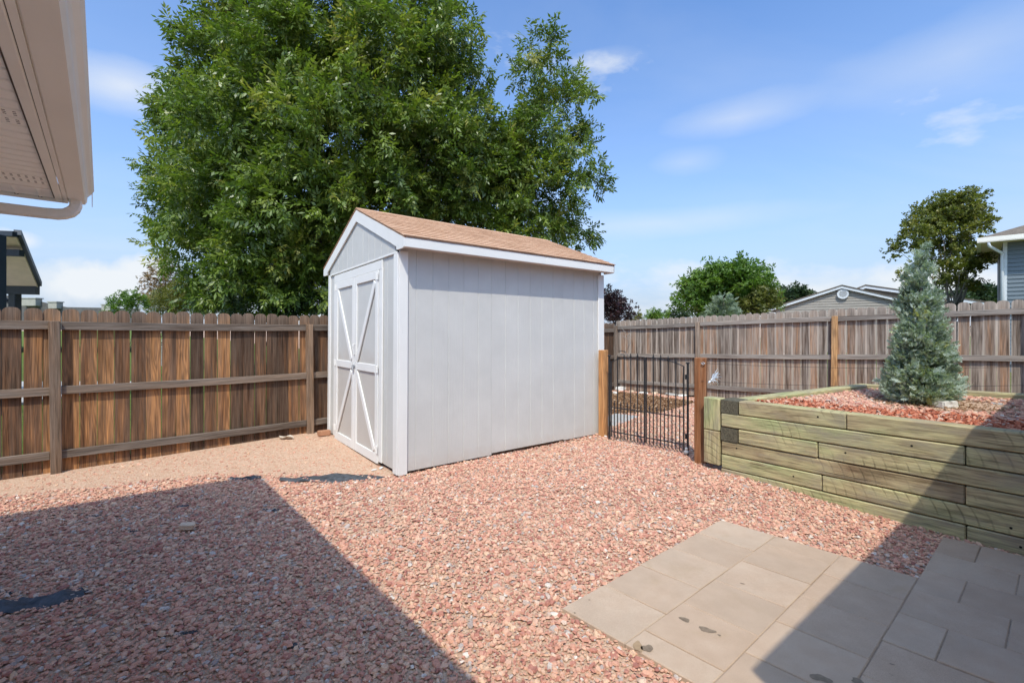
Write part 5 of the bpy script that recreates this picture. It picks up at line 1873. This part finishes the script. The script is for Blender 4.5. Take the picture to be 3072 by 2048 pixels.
def juniper(base, h, r, n_branch, per, label):
    """upswept branches, each a plume of short sprays, with gaps between"""
    root = empty('juniper_shrub', base)
    MB().tube([(0, 0, -.1), (0, 0, h * .5), (0, 0, h * .95)], [.03, .018, .004], 7).build('trunk', mat['bark'], root, True)
    rj = random.Random(12)
    PP, DD, TT, SS = [], [], [], []
    for i in range(n_branch):
        z = h * (1 - math.sqrt(rj.uniform(0.0, 1.0))) * 0.97 + 0.01
        a_ = i * 2.39996 + rj.uniform(-.5, .5)
        ln = r * (1 - z / h) ** 0.66 * rj.uniform(.68, 1.22) + .022
        if z < .12 * h and rj.random() < .25:
            ln *= 1.15
        up = .25 + .9 * (z / h) + rj.uniform(-.1, .25)
        d = np.array([math.cos(a_), math.sin(a_), up])
        d /= np.linalg.norm(d)
        z0 = max(0.03, z - ln * up * .45)
        s_ = rng.uniform(.30, 1.0, per) ** .8
        p = np.array([0, 0, z0])[None] + d[None] * (s_ * ln * math.sqrt(1 + up * up) * .92)[:, None] + rng.normal(0, .018 + .020 * (1 - z / h), (per, 3))
        p[:, 2] = np.maximum(p[:, 2], .015)
        PP.append(p)
        DD.append(d[None] * .9 + np.array([0, 0, .25]) + rng.normal(0, .42, (per, 3)))
        ton = .38 + rj.gauss(0, .12) + .16 * s_ + rng.normal(0, .10, per)
        if rj.random() < .13 and z < h * .6:
            ton = np.where(s_ < .8, rng.uniform(.90, 1.0, per), ton)
        TT.append(np.where(ton < .88, ton, np.maximum(ton, .89)))
        SS.append(rng.uniform(.055, .105, per) * (1.0 - .35 * z / h))
        MB().tube([(0, 0, z0), tuple(np.array([0, 0, z0]) + d * ln * .8)], [.006, .002], 4).build('branch', mat['bark'], root)
    grow('crown', np.concatenate(PP), np.concatenate(DD), np.concatenate(SS), [tpl_spray(7, k, .55, .085) for k in range(4)], mat['leaf_blue'], np.concatenate(TT), root, 2.5)
    return tag(root, label, 'shrub')


juniper((SHRUB.x, SHRUB.y, soil_z + .01), 1.80, 0.270, 250, 50, 'conical blue-green conifer shrub growing in the raised bed')
conifer('spruce_tree', (9.3, 22.2 - 2.2, 0.0), 3.05, 1.45, 'leaf_spruce', 5200, 0.34, [tpl_spray(9, k, .55, .055) for k in range(4)],
        'small pale blue spruce in front of the rounded green tree', 'tree', 0.95, 0.15, .07)


# ------------------------------------------------------------------ neighbouring houses
def part_box(name, root, c, d, m, ch=0.0, parent=None, rot=None):
    o = MB().box((0, 0, 0), d, None, ch).build(name, mat[m], parent or root)
    o.location = c
    if rot:
        o.rotation_euler = rot
    return o


mat['lap_blue'] = plain('lap_blue', (0.150, 0.180, 0.205), 0.6, 0.05, 3.0)
mat['lap_tan'] = plain('lap_tan', (0.345, 0.310, 0.270), 0.6, 0.05, 3.0)
mat['trim_grey'] = plain('trim_grey', (0.62, 0.64, 0.66), 0.5, 0.05, 3.0)
mat['dark_steel'] = plain('dark_steel', (0.030, 0.038, 0.050), 0.45, 0.15, 6.0, spec=0.4)
mat['ceiling_tan'] = plain('ceiling_tan', (0.72, 0.57, 0.46), 0.7, 0.08, 6.0)
mat['vent_tan'] = plain('vent_tan', (0.36, 0.34, 0.29), 0.7, 0.1, 6.0)


def lap_wall(root, o, ax, nrm, x0, x1, z0, z1, pitch, m, clip=None):
    """clapboards one above the other; clip(z) gives the (x0, x1) of a gable"""
    o, ax, nrm = Vector(o), Vector(ax), Vector(nrm)
    z = z0
    while z < z1 - 0.02:
        a_, b_ = (x0, x1) if clip is None else clip(z + pitch * .5)
        if b_ - a_ > 0.1:
            mb = MB()
            mb.prism([(0, 0), (0.030, 0), (0.004, pitch), (0, pitch)], (0, 0, 0), nrm, (0, 0, 1), ax * (b_ - a_))
            s = mb.build('clapboard', m, root)
            s.location = o + ax * a_ + Vector((0, 0, z))
        z += pitch


# blue-grey two-storey house at the picture edge
hc = at(3009, 900, 15.5)
hB = empty('lap_house', (hc.x, hc.y, 0.0))
hx = Vector((0.70, -0.714, 0)).normalized()       # along the visible wall
hn = Vector((-0.714, -0.70, 0)).normalized()
zE = at(3009, 728, 15.5).z                        # soffit height
lap_wall(hB, hn * 0.02, hx, hn, 0.10, 5.0, 0.3, zE, 0.137, mat['lap_blue'])
cb = MB().prism([(0.0, 0.0), (0.10, 0.0), (0.10, .03), (0.0, .03)], (0, 0, 0), hx, hn, (0, 0, zE)).build('corner_board', mat['trim_grey'], hB)
MB().prism([(0, 0), (5, 0), (5, -6), (0, -6)], (0, 0, 0), hx, hn, (0, 0, zE)).build('wall', mat['lap_blue'], hB)
OVB = 0.62
eb = MB()
p = [(-OVB, OVB), (6, OVB), (6, -7), (-OVB, -7)]
eb.prism(p, (0, 0, zE), hx, hn, (0, 0, 0.02))
sof = eb.build('soffit', mat['ceiling_tan'], hB)
MB().prism([(-OVB, OVB), (6, OVB), (6, OVB - .1), (-OVB + .1, OVB - .1), (-OVB + .1, -7), (-OVB, -7)], (0, 0, zE - .01), hx, hn, (0, 0, 0.17)).build('gutter', mat['gutter_beige'], hB)
apx = Vector((0, 0, 0)) + hx * 4.2 + hn * -3.0
zt = zE + .14
q0, q1, q2, q3 = [hx * x + hn * y + Vector((0, 0, zt)) for x, y in p]
r0_, r1_ = hx * 3.2 + hn * -3.2 + Vector((0, 0, zt + 1.55)), hx * 6 + hn * -3.2 + Vector((0, 0, zt + 1.55))
MB().add([q0, q1, q2, q3, r0_, r1_], [(0, 1, 5, 4), (3, 4, 5, 2), (0, 4, 3), (0, 3, 2, 1), (1, 2, 5)]).build('roof', mat['shingle_brown'], hB)
MB().tube([hx * -.35 + hn * (OVB - .05) + Vector((0, 0, zE)), hx * -.33 + hn * (OVB - .07) + Vector((0, 0, zE - .14)), hx * -.02 + hn * .10 + Vector((0, 0, zE - .36)), hx * -.02 + hn * .07 + Vector((0, 0, zE - .52)),
           hx * -.02 + hn * .07 + Vector((0, 0, .3))], .045, 8).build('downspout', mat['trim_grey'], hB, True)
tag(hB, 'blue-grey clapboard house corner with white downspout over the grey fence', 'house')

# tan house: gable towards the yard, second roof behind
YT = 27.0
ga = at(2527, 857, YT)
hT = empty('lap_house', (ga.x, ga.y, 0.0))
tx = Vector((0.75, -0.66, 0)).normalized()
tn = Vector((-0.66, -0.75, 0)).normalized()
zA = ga.z
gl_, gr_ = 3.75, 3.9
zl = at(2325, 933, YT).z
slp = 0.335
zl = zA - slp * 4.1
clipg = lambda z: (-(zA - .15 - z) / slp, (zA - .15 - z) / slp)
zb0 = zl - 0.45
z = zb0
while z < zA - .35:
    a_, b_ = max(-gl_ + .3, -(zA - .28 - z) / slp), min(gr_ - .3, (zA - .28 - z) / slp)
    if b_ - a_ > .15:
        s = MB().prism([(0, 0), (0.03, 0), (0.004, .152), (0, .152)], (0, 0, 0), tn, (0, 0, 1), tx * (b_ - a_)).build('clapboard', mat['lap_tan'], hT)
        s.location = tx * a_ + Vector((0, 0, z))
    z += .152
MB().prism([(-3.5, 0), (3.6, 0), (3.6, -8), (-3.5, -8)], (0, 0, 0), tx, tn, (0, 0, zl - .2)).build('wall', mat['lap_tan'], hT)
for sg, ln in ((-1, gl_ + .45), (1, gr_ + .6)):
    e_ = tx * sg * ln + Vector((0, 0, zA - slp * ln))
    t0 = Vector((0, 0, zA))
    up_ = Vector((0, 0, 1))
    for nm, z0, z1, f0, f1, mm in (('barge_board', -.17, -.02, .20, .16, 'trim_grey'), ('roof', -.02, .05, .22, -8.0, 'shingle_brown')):
        vs = [t0 + up_ * z0 + tn * f0, e_ + up_ * z0 + tn * f0, e_ + up_ * z1 + tn * f0, t0 + up_ * z1 + tn * f0]
        vs += [v + tn * (f1 - f0) for v in vs]
        MB().add(vs, [(0, 1, 2, 3), (7, 6, 5, 4), (0, 4, 5, 1), (1, 5, 6, 2), (2, 6, 7, 3), (3, 7, 4, 0)]).build(nm, mat[mm], hT)
    vs = [t0 + up_ * -.10 + tn * .16, e_ + up_ * -.10 + tn * .16, e_ + up_ * -.10, t0 + up_ * -.10]
    MB().add(vs, [(0, 1, 2, 3)]).build('soffit', mat['ceiling_tan'], hT)
# gable wall behind the boards
MB().prism([(-3.5, 0), (3.6, 0), (3.6, zA - slp * 3.6 - (zl - .25) - .1), (0, zA - .2 - (zl - .25)), (-3.5, zA - slp * 3.5 - (zl - .25) - .1)], Vector((0, 0, zl - .25)), tx, (0, 0, 1), -tn * .05).build('gable', mat['lap_tan'], hT)
vc = at(2529, 882, YT - .1)
vr = MB()
nseg = 20
for (ra, rb, ya, yb) in ((.19, .285, .05, .06), (.285, .285, .06, .0), (.19, .19, .02, .05)):
    vs = []
    for k in range(nseg):
        w = 2 * PI * k / nseg
        cc, ss = math.cos(w), math.sin(w)
        vs += [tx * ra * cc + Vector((0, 0, ra * ss)) + tn * ya, tx * rb * cc + Vector((0, 0, rb * ss)) + tn * yb]
    vr.add(vs, [(2 * k, 2 * k + 1, (2 * k + 3) % (2 * nseg), (2 * k + 2) % (2 * nseg)) for k in range(nseg)])
gv_ = vr.build('gable_vent', mat['trim_grey'], hT)
gv_.location = vc - hT.location
for k in range(6):
    zz = -.15 + k * .06
    wv = math.sqrt(max(.001, .19 ** 2 - zz ** 2))
    MB().bar(tx * -wv + tn * .03 + Vector((0, 0, zz)), tx * wv + tn * .03 + Vector((0, 0, zz)), .03, .035, ch=0).build('slat', mat['trim_grey'], gv_)
# the wing behind: its own low gable with white barge boards
gb = at(2598, 857, YT + 4) - hT.location
for sg, ln in ((-1, 1.6), (1, 6.0)):
    e_ = gb + tx * sg * ln + Vector((0, 0, -(.44 if sg < 0 else .235) * ln))
    for nm, z0, z1, f0, f1, mm in (('barge_board', -.20, -.03, .42, .36, 'trim_grey'), ('roof', -.03, .06, .44, -6.0, 'shingle_brown')):
        vs = [gb + up_ * z0 + tn * f0, e_ + up_ * z0 + tn * f0, e_ + up_ * z1 + tn * f0, gb + up_ * z1 + tn * f0]
        vs += [v + tn * (f1 - f0) for v in vs]
        MB().add(vs, [(0, 1, 2, 3), (7, 6, 5, 4), (0, 4, 5, 1), (1, 5, 6, 2), (2, 6, 7, 3), (3, 7, 4, 0)]).build(nm, mat[mm], hT)
MB().prism([(-1.6, -1.2), (6, -1.9), (6, -1.45), (0, -.12), (-1.6, -.75)], gb, tx, (0, 0, 1), -tn * .05).build('gable', mat['lap_tan'], hT)
tag(hT, 'tan clapboard house with low gable and round vent behind the grey fence', 'house')

# pavilion roof in the neighbour's garden, left
YP = 9.2
pv = empty('garden_pavilion', at(-40, 1000, YP) * Vector((1, 1, 0)))
rp0 = pv.location
def PVp(u, v, Y):
    return at(u, v, Y) - rp0
# far eave beam and near eave beam, sloped ceiling between
A_, B_ = PVp(113, 862, YP + .8), PVp(48, 708, YP - .9)
Ao, Bo = A_ + Vector((-5.5, -1.2, 0)), B_ + Vector((-5.5, -1.2, 0))
nrm_ = (B_ - A_).cross(Ao - A_).normalized()
if nrm_.z < 0:
    nrm_ = -nrm_
MB().add([A_, B_, Bo, Ao, A_ + nrm_ * .05, B_ + nrm_ * .05, Bo + nrm_ * .05, Ao + nrm_ * .05],
         [(0, 3, 2, 1), (4, 5, 6, 7), (0, 1, 5, 4), (1, 2, 6, 5), (2, 3, 7, 6), (3, 0, 4, 7)]).build('ceiling', mat['ceiling_tan'], pv)
MB().bar(A_ + nrm_ * .08, B_ + nrm_ * .08, .10, .10).build('rake_trim', mat['dark_steel'], pv)
MB().add([A_ + nrm_ * .06 + (A_ - B_) * .03, B_ + nrm_ * .06, Bo + nrm_ * .06, Ao + nrm_ * .06, A_ + nrm_ * .10 + (A_ - B_) * .03, B_ + nrm_ * .10, Bo + nrm_ * .10, Ao + nrm_ * .10],
         [(0, 3, 2, 1), (4, 5, 6, 7), (0, 1, 5, 4), (1, 2, 6, 5), (2, 3, 7, 6), (3, 0, 4, 7)]).build('roof', mat['dark_steel'], pv)
dirp = (Ao - A_).normalized()
MB().bar(A_ + Vector((0, 0, -.06)), A_ + dirp * 5, .12, .20).build('eave_beam', mat['dark_steel'], pv)
b2 = A_.lerp(B_, .82)
MB().bar(b2 + Vector((0, 0, -.12)) - dirp * .02, b2 + dirp * 5 + Vector((0, 0, -.12)), .12, .12).build('purlin', mat['dark_steel'], pv)
MB().bar(B_ + Vector((0, 0, .03)), B_ + dirp * 5 + Vector((0, 0, .03)), .16, .09).build('ridge_gutter', mat['dark_steel'], pv)
pp = PVp(45, 900, YP + .75)
MB().box((pp.x, pp.y, 1.15 + .1), (.15, .15, 2.3), None, .01).build('post', mat['dark_steel'], pv)
pn = PVp(-2, 900, YP - 1.2)
MB().box((pn.x, pn.y, 1.6), (.13, .13, 3.2), None, .01).build('post', mat['dark_steel'], pv)
br = MB().tube([pp + Vector((-.02, 0, -.05)), pp + Vector((-.16, -.03, -.02)), pp + Vector((-.26, -.06, .10)), pp + Vector((-.30, -.07, .26))], .05, 6)
br.build('knee_brace', mat['dark_steel'], pv)
tag(pv, 'dark steel garden pavilion with tan ceiling beyond the brown fence', 'pavilion')

pad = MB().box((0, 0, 0), (7, 6, 0.12), None, .01).build('bounce_pad', mat['concrete'])  # unseen pad, added to keep green lawn bounce off the pavilion ceiling
pad.location = (rp0.x - 2.6, rp0.y + .2, 0.03)
tag(pad, kind='structure')
# grey hip roof far beyond the brown fence, with box vents
YR = 26.0
hr = empty('grey_roof_house', at(180, 990, YR) * Vector((1, 1, 0)))
o_ = hr.location
K = lambda u, v, Y=YR: at(u, v, Y) - o_
rf = MB().add([K(-120, 872), K(45, 888), K(200, 921), K(420, 925), K(420, 990), K(-120, 990)] + [K(-120, 872, YR + 6), K(45, 888, YR + 6), K(200, 921, YR + 6), K(420, 925, YR + 6), K(420, 990, YR + 6), K(-120, 990, YR + 6)],
              [(0, 5, 4, 3, 2, 1)] + [(k, (k + 1) % 6, 6 + (k + 1) % 6, 6 + k) for k in range(6)]).build('roof', mat['shingle_grey'], hr)
for (u, v0, v1, w) in ((95, 895, 912, 44), (167, 906, 920, 26), (326, 914, 928, 26)):
    c = K(u, (v0 + v1) / 2 + 3, YR - .1)
    MB().box(c, (w / F * YR, .4, (v1 - v0 + 6) / F * YR), None, .02).build('roof_vent', mat['vent_tan'], hr)
    MB().box(c + Vector((0, 0, (v1 - v0 + 6) / F * YR / 2)), (w / F * YR * 1.12, .46, .05)).build('vent_cap', mat['vent_tan'], hr)
tag(hr, 'low grey shingled roof with box vents far beyond the brown fence', 'house')
